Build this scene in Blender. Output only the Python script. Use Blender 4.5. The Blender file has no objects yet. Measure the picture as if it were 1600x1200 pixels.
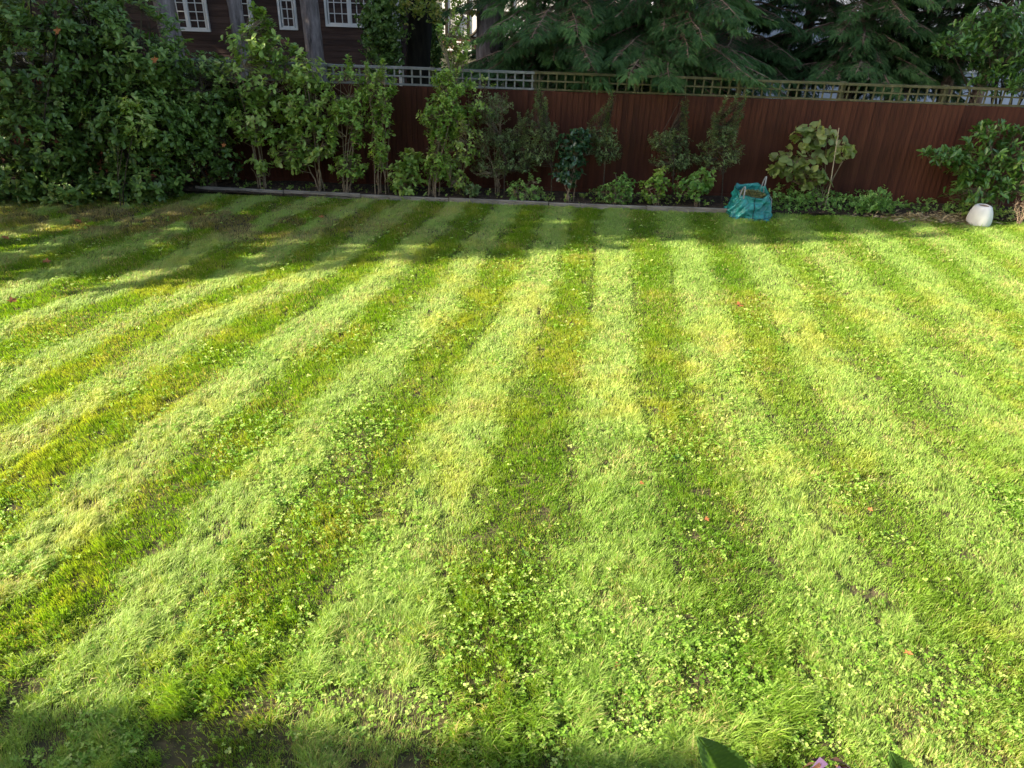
import bpy, math
import numpy as np
from math import radians as R, sin, cos, pi
scene = bpy.context.scene
C = scene.collection
rng = np.random.default_rng(11)

# ------------------------------------------------------------------ camera
CAM_H = 4.2; PITCH = R(30.26); ROLL = R(2.0); FPX = 1200.0
cam_d = bpy.data.cameras.new("camera"); cam = bpy.data.objects.new("camera", cam_d); C.objects.link(cam)
cam_d.sensor_width = 36; cam_d.lens = 36 * FPX / 1600; cam_d.clip_start = 0.05; cam_d.clip_end = 500
cam.location = (0, 0, CAM_H)
from mathutils import Matrix
cam.rotation_euler = (Matrix.Rotation(pi / 2 - PITCH, 3, 'X') @ Matrix.Rotation(ROLL, 3, 'Z')).to_euler()
scene.camera = cam

# ------------------------------------------------------------------ light
SUN_EL = R(27); LD = np.array([0.966, 0.26])              # horizontal way the sunlight travels
w = bpy.data.worlds.new("World"); scene.world = w; w.use_nodes = True
nt = w.node_tree; bg = nt.nodes['Background']; sky = nt.nodes.new('ShaderNodeTexSky')
sky.sky_type = 'NISHITA'; sky.sun_disc = False; sky.sun_elevation = SUN_EL
sky.sun_rotation = math.atan2(-LD[0], -LD[1]); sky.air_density = 1.0; sky.dust_density = 1.5; sky.ozone_density = 1.0
nt.links.new(sky.outputs[0], bg.inputs[0]); bg.inputs[1].default_value = 0.125
sl = bpy.data.lights.new("sun", 'SUN'); sl.energy = 5.0; sl.angle = R(0.53); sl.color = (1, 0.93, 0.82)
so = bpy.data.objects.new("sun", sl); C.objects.link(so)
from mathutils import Vector
so.rotation_euler = Vector((LD[0] * cos(SUN_EL), LD[1] * cos(SUN_EL), -sin(SUN_EL))).to_track_quat('-Z', 'Y').to_euler()
so.location = (-20, -5, 15)
scene.view_settings.view_transform = 'Standard'; scene.view_settings.look = 'None'
scene.view_settings.exposure = 1.88; scene.view_settings.use_white_balance = True; scene.view_settings.white_balance_temperature = 7400; scene.view_settings.gamma = 1
scene.cycles.max_bounces = 6; scene.cycles.diffuse_bounces = 3; scene.cycles.glossy_bounces = 2
scene.cycles.transmission_bounces = 4; scene.cycles.transparent_max_bounces = 6
scene.cycles.use_denoising = True

# ------------------------------------------------------------------ helpers
def at(x, y, Y=None, z=0.0):
    """a point of the photograph at true distance Y (or on height z)"""
    dx, dy = x - 800, y - 600
    lx = dx * cos(ROLL) + dy * sin(ROLL); ly = -dx * sin(ROLL) + dy * cos(ROLL)
    d = np.array([lx, FPX * cos(PITCH) - ly * sin(PITCH), -FPX * sin(PITCH) - ly * cos(PITCH)])
    t = Y / d[1] if Y is not None else (z - CAM_H) / d[2]
    return np.array([0, 0, CAM_H]) + t * d

def tag(o, label=None, cat=None, group=None, kind=None):
    if label: o['label'] = label
    if cat: o['category'] = cat
    if group: o['group'] = group
    if kind: o['kind'] = kind
    return o

def empty(name, loc, label, cat, group=None):
    o = bpy.data.objects.new(name, None); C.objects.link(o); o.location = loc; o.empty_display_size = .2
    return tag(o, label, cat, group)

def link(name, me, mat, parent=None, loc=None):
    o = bpy.data.objects.new(name, me); C.objects.link(o)
    if mat is not None: me.materials.append(mat)
    if parent is not None:
        o.parent = parent; o.location = -np.array(parent.location)     # meshes are written in world coordinates
        o.location = (-parent.location[0], -parent.location[1], -parent.location[2])
    return o

def tri_mesh(name, V, T, tint=None, smooth=False):
    V = np.asarray(V, np.float32); T = np.asarray(T, np.int32)
    me = bpy.data.meshes.new(name)
    me.vertices.add(len(V)); me.vertices.foreach_set('co', V.ravel())
    me.loops.add(T.size); me.loops.foreach_set('vertex_index', T.ravel())
    k = T.shape[1]
    me.polygons.add(len(T)); me.polygons.foreach_set('loop_start', np.arange(0, T.size, k, dtype=np.int32))
    me.polygons.foreach_set('loop_total', np.full(len(T), k, np.int32))
    me.update(calc_edges=True)
    if tint is not None:
        tint = np.asarray(tint, np.float32)
        if tint.ndim == 1:
            a = me.attributes.new('tint', 'FLOAT', 'POINT'); a.data.foreach_set('value', tint)
        else:
            a = me.attributes.new('tint', 'FLOAT_COLOR', 'POINT')
            a.data.foreach_set('color', np.hstack([tint, np.ones((len(tint), 1), np.float32)]).ravel())
    if smooth: me.polygons.foreach_set('use_smooth', np.ones(len(T), bool))
    return me

class MB:
    """collects boxes, prisms and tubes into ONE mesh"""
    def __init__(s): s.v = []; s.f = []
    def add(s, v, f):
        n = len(s.v); s.v += [tuple(map(float, p)) for p in v]; s.f += [tuple(n + i for i in q) for q in f]; return s
    def box(s, x0, x1, y0, y1, z0, z1):
        v = [(x, y, z) for z in (z0, z1) for x, y in ((x0, y0), (x1, y0), (x1, y1), (x0, y1))]
        return s.add(v, [(3, 2, 1, 0), (4, 5, 6, 7), (0, 1, 5, 4), (1, 2, 6, 5), (2, 3, 7, 6), (3, 0, 4, 7)])
    def tube(s, P, r, k=6):
        P = np.array(P, float); r = np.broadcast_to(r, len(P)); n0 = len(s.v)
        d = np.gradient(P, axis=0); d /= np.linalg.norm(d, axis=1)[:, None] + 1e-9
        ref = np.array([0, 0, 1.]) if abs(d[0][2]) < .9 else np.array([1., 0, 0])
        a = np.cross(d, ref); a /= np.linalg.norm(a, axis=1)[:, None] + 1e-9; b = np.cross(d, a)
        V = []
        for i in range(len(P)):
            for j in range(k):
                t = 2 * pi * j / k; V.append(P[i] + r[i] * (a[i] * cos(t) + b[i] * sin(t)))
        F = [(i * k + j, i * k + (j + 1) % k, (i + 1) * k + (j + 1) % k, (i + 1) * k + j) for i in range(len(P) - 1) for j in range(k)]
        F += [tuple(range(k))[::-1], tuple((len(P) - 1) * k + j for j in range(k))]
        return s.add(V, F)
    def build(s, name, mat, parent=None, smooth=False, bevel=0):
        me = bpy.data.meshes.new(name); me.from_pydata(s.v, [], s.f)
        if smooth: me.polygons.foreach_set('use_smooth', [True] * len(me.polygons))
        o = link(name, me, mat, parent)
        if bevel:
            m = o.modifiers.new('bevel', 'BEVEL'); m.width = bevel; m.segments = 2; m.limit_method = 'ANGLE'
        return o

# smooth value noise in numpy
_tab = rng.random((256, 256))
def noise(x, y, s=1.0, o=0.0):
    x = np.asarray(x) * s + 37.3 + o * 17.1; y = np.asarray(y) * s + 91.7 + o * 5.3
    xi = np.floor(x).astype(int); yi = np.floor(y).astype(int); fx = x - xi; fy = y - yi
    fx = fx * fx * (3 - 2 * fx); fy = fy * fy * (3 - 2 * fy)
    g = lambda a, b: _tab[a % 256, b % 256]
    return (g(xi, yi) * (1 - fx) + g(xi + 1, yi) * fx) * (1 - fy) + (g(xi, yi + 1) * (1 - fx) + g(xi + 1, yi + 1) * fx) * fy
def fbm(x, y, s=1.0, o=0.0): return (noise(x, y, s, o) + .5 * noise(x, y, s * 2.1, o + 3) + .25 * noise(x, y, s * 4.3, o + 7)) / 1.75

# ------------------------------------------------------------------ materials
def nodes(name):
    m = bpy.data.materials.new(name); m.use_nodes = True; t = m.node_tree
    return m, t, t.nodes, t.links, t.nodes['Principled BSDF']

def leaf_mat(name, ramp, rough=.45, trans=.3, spec=.5, tcol=1.35):
    """two-sided leaf: per-leaf colour from the 'tint' attribute, gloss on top, light passing through"""
    m, t, N, L, p = nodes(name)
    at_ = N.new('ShaderNodeAttribute'); at_.attribute_name = 'tint'
    cr = N.new('ShaderNodeValToRGB'); e = cr.color_ramp.elements
    while len(e) < len(ramp): e.new(0.5)
    for i, c in enumerate(ramp): e[i].position = i / (len(ramp) - 1); e[i].color = (*c, 1)
    L.new(at_.outputs['Fac'], cr.inputs[0]); L.new(cr.outputs[0], p.inputs['Base Color'])
    p.inputs['Roughness'].default_value = rough; p.inputs['Specular IOR Level'].default_value = spec
    tr = N.new('ShaderNodeBsdfTranslucent'); mx = N.new('ShaderNodeMixShader'); mx.inputs[0].default_value = trans
    mul = N.new('ShaderNodeMix'); mul.data_type = 'RGBA'; mul.blend_type = 'MULTIPLY'; mul.inputs[0].default_value = 1
    mul.inputs[7].default_value = (1.25 * tcol, 1.3 * tcol, .55 * tcol, 1)
    L.new(cr.outputs[0], mul.inputs[6]); L.new(mul.outputs[2], tr.inputs[0])
    L.new(p.outputs[0], mx.inputs[1]); L.new(tr.outputs[0], mx.inputs[2])
    L.new(mx.outputs[0], N['Material Output'].inputs[0])
    return m

def grass_mat(name):
    m, t, N, L, p = nodes(name)
    a = N.new('ShaderNodeAttribute'); a.attribute_name = 'tint'
    L.new(a.outputs['Color'], p.inputs['Base Color'])
    p.inputs['Roughness'].default_value = .5; p.inputs['Specular IOR Level'].default_value = .28
    tr = N.new('ShaderNodeBsdfTranslucent'); mx = N.new('ShaderNodeMixShader'); mx.inputs[0].default_value = .42
    mul = N.new('ShaderNodeMix'); mul.data_type = 'RGBA'; mul.blend_type = 'MULTIPLY'; mul.inputs[0].default_value = 1
    mul.inputs[7].default_value = (1.5, 1.5, .5, 1)
    L.new(a.outputs['Color'], mul.inputs[6]); L.new(mul.outputs[2], tr.inputs[0])
    L.new(p.outputs[0], mx.inputs[1]); L.new(tr.outputs[0], mx.inputs[2]); L.new(mx.outputs[0], N['Material Output'].inputs[0])
    return m

def noise_mat(name, stops, scale=5, detail=6, rough=.8, stretch=(1, 1, 1), bump=.3, bscale=None, spec=.3, dist=.02):
    m, t, N, L, p = nodes(name)
    tc = N.new('ShaderNodeTexCoord'); mp = N.new('ShaderNodeMapping'); mp.inputs['Scale'].default_value = stretch
    nz = N.new('ShaderNodeTexNoise'); nz.inputs['Scale'].default_value = scale; nz.inputs['Detail'].default_value = detail
    nz.inputs['Roughness'].default_value = .65
    cr = N.new('ShaderNodeValToRGB'); e = cr.color_ramp.elements
    while len(e) < len(stops): e.new(.5)
    for i, (q, c) in enumerate(stops): e[i].position = q; e[i].color = (*c, 1)
    L.new(tc.outputs['Object'], mp.inputs[0]); L.new(mp.outputs[0], nz.inputs[0]); L.new(nz.outputs[0], cr.inputs[0])
    L.new(cr.outputs[0], p.inputs['Base Color']); p.inputs['Roughness'].default_value = rough
    p.inputs['Specular IOR Level'].default_value = spec
    if bump:
        b = N.new('ShaderNodeBump'); b.inputs['Strength'].default_value = bump; b.inputs['Distance'].default_value = dist
        n2 = nz
        if bscale:
            n2 = N.new('ShaderNodeTexNoise'); n2.inputs['Scale'].default_value = bscale; n2.inputs['Detail'].default_value = 5
            L.new(mp.outputs[0], n2.inputs[0])
        L.new(n2.outputs[0], b.inputs['Height']); L.new(b.outputs[0], p.inputs['Normal'])
    return m

M = {}
M['grass'] = grass_mat('grass_blade')
M['ground'] = noise_mat('soil_and_thatch', [(.3, (.03, .028, .012)), (.5, (.06, .052, .024)), (.7, (.12, .095, .05))], 9, 8, .95, bump=.6, bscale=40)
M['soil'] = noise_mat('bed_soil', [(.3, (.018, .012, .008)), (.55, (.05, .034, .022)), (.75, (.12, .085, .06))], 14, 8, .95, bump=.9, bscale=30)
M['far_ground'] = noise_mat('far_ground', [(.3, (.02, .025, .01)), (.6, (.05, .05, .025)), (.8, (.09, .07, .04))], 3, 8, .95)
M['clover'] = leaf_mat('clover_leaf', [(.08, .19, .015), (.15, .30, .03), (.27, .42, .08), (.5, .54, .2)], .5, .35, .3)
M['weed'] = leaf_mat('weed_leaf', [(.07, .16, .025), (.13, .26, .05), (.22, .36, .10)], .5, .35, .25)
M['dark_leaf'] = leaf_mat('dark_glossy_leaf', [(.035, .08, .018), (.08, .155, .034), (.145, .25, .055), (.3, .38, .11)], .36, .25, .45)
M['mid_leaf'] = leaf_mat('mid_green_leaf', [(.08, .16, .03), (.17, .29, .055), (.3, .42, .1), (.5, .5, .22)], .42, .3)
M['light_leaf'] = leaf_mat('light_green_leaf', [(.08, .17, .025), (.17, .3, .05), (.27, .41, .08), (.45, .48, .17)], .42, .32)
M['fine_leaf'] = leaf_mat('fine_grey_leaf', [(.055, .10, .035), (.11, .18, .06), (.18, .27, .095), (.3, .37, .15)], .45, .2)
M['camellia_leaf'] = leaf_mat('camellia_leaf', [(.02, .055, .025), (.035, .09, .04), (.06, .13, .06)], .25, .15, .7)
M['cover_leaf'] = leaf_mat('ground_cover_leaf', [(.07, .16, .03), (.13, .28, .06), (.2, .37, .09), (.32, .45, .14)], .45, .32)
M['vine_leaf'] = leaf_mat('lobed_vine_leaf', [(.11, .17, .05), (.18, .25, .08), (.27, .32, .12), (.38, .32, .13)], .5, .35)
M['laurel_leaf'] = leaf_mat('laurel_leaf', [(.03, .08, .02), (.055, .14, .03), (.09, .20, .04), (.22, .30, .07)], .28, .25, .6)
M['conifer_leaf'] = leaf_mat('conifer_frond', [(.025, .065, .022), (.055, .125, .04), (.095, .2, .06), (.17, .31, .09)], .55, .2, .3)
M['far_leaf'] = leaf_mat('far_tree_leaf', [(.02, .04, .015), (.035, .07, .022), (.06, .11, .035)], .5, .3, .3)
M['sun_leaf'] = leaf_mat('sun_toned_leaf', [(.10, .16, .03), (.17, .24, .05), (.28, .3, .08), (.34, .26, .09)], .45, .4)  # sunlit yellow-green put into the leaf colour
M['oak_leaf'] = leaf_mat('fallen_leaf', [(.14, .045, .02), (.26, .085, .03), (.4, .16, .05)], .6, .2)
M['twig'] = noise_mat('twig_bark', [(.3, (.11, .08, .05)), (.6, (.24, .19, .13)), (.8, (.34, .28, .2))], 30, 4, .85, bump=.3)
M['dark_twig'] = noise_mat('dark_twig_bark', [(.3, (.03, .024, .018)), (.7, (.09, .07, .05))], 25, 4, .9, bump=.3)
M['dry_twig'] = noise_mat('dry_twig', [(.3, (.25, .17, .11)), (.7, (.42, .31, .22))], 25, 4, .9, bump=.3)
M['pine_bark'] = noise_mat('pine_bark', [(.32, (.05, .043, .043)), (.5, (.2, .17, .165)), (.72, (.4, .35, .34))], 7, 8, .92, (1, 1, .22), 1.0, None, .2, .06)
M['brown_bark'] = noise_mat('conifer_bark', [(.3, (.08, .055, .04)), (.5, (.21, .145, .11)), (.75, (.38, .28, .21))], 9, 8, .92, (1, 1, .25), .9, None, .2, .04)
M['black_bark'] = noise_mat('near_black_bark', [(.35, (.008, .007, .005)), (.7, (.03, .026, .016))], 8, 6, .95, (1, 1, .25), .8)  # near-black bark, streaked along the trunk
M['algae_wood'] = noise_mat('weathered_trellis', [(.3, (.06, .058, .026)), (.55, (.12, .11, .055)), (.75, (.19, .17, .10))], 6, 6, .9, bump=.3, bscale=60)
M['grey_wood'] = noise_mat('grey_trellis', [(.3, (.13, .135, .13)), (.55, (.22, .225, .22)), (.75, (.32, .32, .31))], 6, 6, .85, bump=.3, bscale=60)
M['sleeper'] = noise_mat('edging_timber', [(.3, (.13, .115, .095)), (.55, (.27, .245, .205)), (.75, (.42, .38, .33))], 8, 6, .9, (.4, 1, 2), bump=.5, bscale=30)
M['white_paint'] = noise_mat('white_window_paint', [(.3, (.68, .69, .68)), (.7, (.8, .8, .79))], 4, 3, .5, bump=.05)
M['shaded_render'] = noise_mat('shaded_render', [(.3, (.3, .34, .42)), (.7, (.42, .46, .54))], 2, 5, .8, bump=.1)  # white wall with its blue-grey shade put into the base colour
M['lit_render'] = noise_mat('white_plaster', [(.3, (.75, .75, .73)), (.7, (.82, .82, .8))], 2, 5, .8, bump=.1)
M['sill'] = noise_mat('lead_sill', [(.3, (.1, .11, .12)), (.7, (.2, .21, .22))], 6, 4, .7, bump=.1)
M['stone'] = noise_mat('brick_house_wall', [(.3, (.2, .09, .06)), (.7, (.34, .16, .1))], 5, 5, .9)
M['roof'] = noise_mat('roof_tile', [(.3, (.07, .045, .035)), (.7, (.16, .1, .075))], 6, 5, .9)
M['rail'] = noise_mat('beige_boards', [(.3, (.16, .14, .08)), (.7, (.3, .27, .16))], 4, 5, .9)
M['webbing'] = noise_mat('grey_webbing', [(.3, (.26, .26, .27)), (.7, (.42, .42, .43))], 60, 3, .8)
M['seam'] = noise_mat('dark_seam', [(.3, (.005, .02, .025)), (.7, (.015, .05, .055))], 60, 3, .7)
M['petal_brown'] = leaf_mat('faded_petal', [(.10, .05, .03), (.2, .10, .055), (.3, .17, .11)], .7, .25)
M['petal_purple'] = leaf_mat('purple_petal', [(.05, .03, .07), (.09, .05, .12), (.13, .10, .16)], .7, .25)
M['cane'] = noise_mat('pale_cane', [(.3, (.35, .27, .18)), (.7, (.55, .45, .33))], 20, 3, .7)

def glass_mat():
    m, t, N, L, p = nodes('window_glass')
    p.inputs['Base Color'].default_value = (.012, .014, .013, 1); p.inputs['Roughness'].default_value = .04
    p.inputs['Specular IOR Level'].default_value = .6
    nz = N.new('ShaderNodeTexNoise'); nz.inputs['Scale'].default_value = 2
    b = N.new('ShaderNodeBump'); b.inputs['Strength'].default_value = .05; b.inputs['Distance'].default_value = .05
    L.new(nz.outputs[0], b.inputs['Height']); L.new(b.outputs[0], p.inputs['Normal'])
    return m
M['glass'] = glass_mat()

def board_mat(name, dark, mid, light, pitch, axis):
    """stained boards: one tone per board, streaks along the board, knots and stains"""
    m, t, N, L, p = nodes(name)
    tc = N.new('ShaderNodeTexCoord'); sp = N.new('ShaderNodeSeparateXYZ'); L.new(tc.outputs['Object'], sp.inputs[0])
    dv = N.new('ShaderNodeMath'); dv.operation = 'DIVIDE'; dv.inputs[1].default_value = pitch
    fl = N.new('ShaderNodeMath'); fl.operation = 'FLOOR'
    L.new(sp.outputs[axis], dv.inputs[0]); L.new(dv.outputs[0], fl.inputs[0])
    wn = N.new('ShaderNodeTexWhiteNoise'); wn.noise_dimensions = '1D'; L.new(fl.outputs[0], wn.inputs['W'])
    mp = N.new('ShaderNodeMapping'); mp.inputs['Scale'].default_value = (9, 9, .8) if axis == 0 else (.8, .8, 14)
    L.new(tc.outputs['Object'], mp.inputs[0])
    nz = N.new('ShaderNodeTexNoise'); nz.inputs['Scale'].default_value = 3; nz.inputs['Detail'].default_value = 8; L.new(mp.outputs[0], nz.inputs[0])
    n2 = N.new('ShaderNodeTexNoise'); n2.inputs['Scale'].default_value = .9; n2.inputs['Detail'].default_value = 4; L.new(tc.outputs['Object'], n2.inputs[0])
    ad = N.new('ShaderNodeMath'); ad.operation = 'MULTIPLY_ADD'; ad.inputs[1].default_value = .22; L.new(wn.outputs[0], ad.inputs[0])
    a2 = N.new('ShaderNodeMath'); a2.operation = 'MULTIPLY_ADD'; a2.inputs[1].default_value = .5; L.new(nz.outputs[0], a2.inputs[0]); 
    a3 = N.new('ShaderNodeMath'); a3.operation = 'MULTIPLY'; a3.inputs[1].default_value = .5; L.new(n2.outputs[0], a3.inputs[0])
    L.new(a3.outputs[0], a2.inputs[2]); L.new(a2.outputs[0], ad.inputs[2])
    cr = N.new('ShaderNodeValToRGB'); e = cr.color_ramp.elements; e.new(.5)
    for i, (q, c) in enumerate(((.42, dark), (.6, mid), (.8, light))): e[i].position = q; e[i].color = (*c, 1)
    L.new(ad.outputs[0], cr.inputs[0]); L.new(cr.outputs[0], p.inputs['Base Color'])
    p.inputs['Roughness'].default_value = .75; p.inputs['Specular IOR Level'].default_value = .3
    b = N.new('ShaderNodeBump'); b.inputs['Strength'].default_value = .5; b.inputs['Distance'].default_value = .01
    L.new(nz.outputs[0], b.inputs['Height']); L.new(b.outputs[0], p.inputs['Normal'])
    return m
M['fence'] = board_mat('red_brown_fence_stain', (.042, .011, .0055), (.066, .0175, .0085), (.09, .027, .0135), .1, 0)
M['cladding'] = board_mat('dark_brown_cladding', (.035, .02, .016), (.06, .034, .028), (.095, .058, .048), .14, 2)

def bag_mat():
    m, t, N, L, p = nodes('woven_teal_plastic')
    tc = N.new('ShaderNodeTexCoord')
    nz = N.new('ShaderNodeTexNoise'); nz.inputs['Scale'].default_value = 9; nz.inputs['Detail'].default_value = 6; nz.inputs['Distortion'].default_value = 1.5
    cr = N.new('ShaderNodeValToRGB'); e = cr.color_ramp.elements
    e[0].position = .3; e[0].color = (.004, .13, .13, 1); e[1].position = .75; e[1].color = (.012, .30, .29, 1)
    L.new(tc.outputs['Object'], nz.inputs[0]); L.new(nz.outputs[0], cr.inputs[0]); L.new(cr.outputs[0], p.inputs['Base Color'])
    b = N.new('ShaderNodeBump'); b.inputs['Strength'].default_value = 1; b.inputs['Distance'].default_value = .04
    L.new(nz.outputs[0], b.inputs['Height']); L.new(b.outputs[0], p.inputs['Normal'])
    p.inputs['Roughness'].default_value = .32
    return m
M['bag'] = bag_mat()
M['pot'] = noise_mat('white_glazed_pot', [(.3, (.58, .58, .57)), (.7, (.68, .68, .67))], 5, 4, .35, bump=.05)
M['rim'] = noise_mat('pot_inside', [(.3, (.2, .13, .09)), (.7, (.35, .25, .18))], 10, 4, .9)

# ------------------------------------------------------------------ leaf scattering
def nrm(a): return a / (np.linalg.norm(a, axis=-1, keepdims=True) + 1e-9)

def oval_leaf(w=.36, fold=.18, curl=.12, shape=((.0, .08), (.35, .8), (.7, 1.0), (.92, .55))):
    V = []; T = []
    for (t, ww) in shape:
        V += [(t, -w * ww / 1, fold * w * ww - curl * t * t), (t, 0, -curl * t * t), (t, w * ww / 1, fold * w * ww - curl * t * t)]
    V.append((1.0, 0, -curl)); n = len(shape)
    for i in range(n - 1):
        for s in (0, 1):
            a = i * 3 + s; T += [(a, a + 1, a + 4), (a, a + 4, a + 3)]
    b = (n - 1) * 3; T += [(b, b + 1, b + 3), (b + 1, b + 2, b + 3)]
    V = np.array(V); V[:, 1] *= .5
    return V, np.array(T)

def small_leaf(w=.45):
    V = np.array([(0, 0, 0), (.5, -w / 2, .05), (.5, w / 2, .05), (1, 0, -.08), (.5, 0, -.03)]); T = np.array([(0, 1, 4), (0, 4, 2), (1, 3, 4), (4, 3, 2)])
    return V, T

def lobed_leaf():
    ang = [180, 150, 120, 98, 75, 52, 30, 0, -30, -52, -75, -98, -120, -150]
    rad = [.2, .46, .52, .46, .55, .48, .52, .6, .52, .48, .55, .46, .52, .46]
    P = [(.38 + r * cos(R(a)) * .95, r * sin(R(a)), -.10 * r * r + .05 * (i % 2)) for i, (a, r) in enumerate(zip(ang, rad))]
    V = [(.38, 0, .03)] + P; n = len(P)
    return np.array(V), np.array([(0, 1 + i, 1 + (i + 1) % n) for i in range(n)])

def oak_leaf():
    P = []
    n = 22
    for i in range(n):
        a = 2 * pi * i / n; r = .5 * (1 + .38 * cos(5 * a + .4)) ; P.append((.5 + r * .95 * cos(a), r * .7 * sin(a), .07 * sin(3 * a) + .1 * abs(sin(a))))
    V = [(.5, 0, 0)] + P
    return np.array(V), np.array([(0, 1 + i, 1 + (i + 1) % n) for i in range(n)])

def frond(pairs=13, droop=.3):
    V = []; T = []
    def tri(a, b, c): n = len(V); V.extend([a, b, c]); T.append((n, n + 1, n + 2))
    for i in range(pairs):
        t = .04 + .93 * i / pairs; L = .36 * (1 - t) ** .7 + .07; w = .022 + .02 * (1 - t)
        for s in (-1, 1):
            x1 = t + L * .75; y1 = s * L * .62; z0 = -droop * t * t; z1 = -droop * x1 * x1 * 1.25
            tri((t - w, 0, z0), (t + w, 0, z0), (x1, y1, z1))
            tri((t + L * .3, s * L * .2, -droop * (t + L * .3) ** 2), (t + L * .42, s * L * .24, -droop * (t + L * .42) ** 2), (t + L * .75, s * L * .1, z1 * .98))
    tri((0, -.012, 0), (0, .012, 0), (1, 0, -droop))
    return np.array(V), np.array(T)

def scatter(tpl, P, D, N, S, tint):
    """copy a leaf template to every point P, pointing along D with face normal N"""
    V, T = tpl; P = np.asarray(P); D = nrm(D); side = nrm(np.cross(N, D)); U = np.cross(D, side)
    S = np.asarray(S)[:, None, None]
    W = P[:, None, :] + S * (V[None, :, 0:1] * D[:, None] + V[None, :, 1:2] * side[:, None] + V[None, :, 2:3] * U[:, None])
    n = len(V); TT = T[None] + (np.arange(len(P)) * n)[:, None, None]
    return W.reshape(-1, 3), TT.reshape(-1, T.shape[1]), np.repeat(tint, n)

OVAL = oval_leaf(.5); NARROW = oval_leaf(.34); WIDE = oval_leaf(.62); SMALL = small_leaf(.5); THIN = small_leaf(.26); ROUND = small_leaf(.85)
LOBED = lobed_leaf(); OAK = oak_leaf(); FROND = frond(); 

def sprays(E, T, n, length, tpl, size, spread=.75, up=.25, tint=None, jit=.25, whorl=.55):
    """n leaves along each twig that ends at E and points along T; most of them whorled at its tip"""
    k = len(E); T = nrm(T)
    a = rng.random((k, n)) ** .7; a = np.where(rng.random((k, n)) < whorl, 1 - .12 * rng.random((k, n)), a)
    P = E[:, None] - T[:, None] * (length * (1 - a))[..., None]
    r = nrm(rng.normal(size=(k, n, 3))); r -= (r * T[:, None]).sum(-1, keepdims=True) * T[:, None]; r = nrm(r)
    D = nrm(T[:, None] * (1 - spread) + r * spread + np.array([0, 0, up * .4]) + rng.normal(size=(k, n, 3)) * .12)
    N = nrm(T[:, None] * .7 + np.array([0, 0, 1.0]) + rng.normal(size=(k, n, 3)) * jit)
    S = size * (rng.uniform(.7, 1.15, (k, 1)) * (1 + jit * rng.normal(size=(k, n)))).clip(.45, 1.5)
    base = rng.random(k) if tint is None else tint
    tt = (base[:, None] * .6 + .4 * rng.random((k, n)) + .06 * rng.normal(size=(k, n))).clip(0, 1)
    return scatter(tpl, P.reshape(-1, 3), D.reshape(-1, 3), N.reshape(-1, 3), S.ravel(), tt.ravel())

def fast_tubes(segs, r0, r1, k=3):
    """many straight tapered twigs (n,2,3) as triangles"""
    A = segs[:, 0]; B = segs[:, 1]; d = nrm(B - A); ref = np.where(np.abs(d[:, 2:3]) < .9, [[0, 0, 1.]], [[1., 0, 0]])
    a = nrm(np.cross(d, ref)); b = np.cross(d, a); V = []
    for P, r in ((A, r0), (B, r1)):
        for j in range(k):
            t = 2 * pi * j / k; V.append(P + r * (a * cos(t) + b * sin(t)))
    V = np.stack(V, 1); T = []
    for j in range(k): T += [(j, (j + 1) % k, k + (j + 1) % k), (j, k + (j + 1) % k, k + j)]
    n = len(A); TT = np.array(T)[None] + (np.arange(n) * 2 * k)[:, None, None]
    return V.reshape(-1, 3), TT.reshape(-1, 3)

def merge(parts):
    V = []; T = []; n = 0
    for v, t in parts: V.append(v); T.append(t + n); n += len(v)
    return np.vstack(V), np.vstack(T)

def ellipsoid_pts(c, r, n, fill=.55):
    d = nrm(rng.normal(size=(n, 3))); rad = (fill + (1 - fill) * rng.random(n)) ** 1.0
    lump = .82 + .36 * noise(d[:, 0] * 2 + c[0], d[:, 2] * 2 + d[:, 1] + c[1], 1.6)
    return np.array(c) + d * np.array(r) * (rad * lump)[:, None], d

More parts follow.
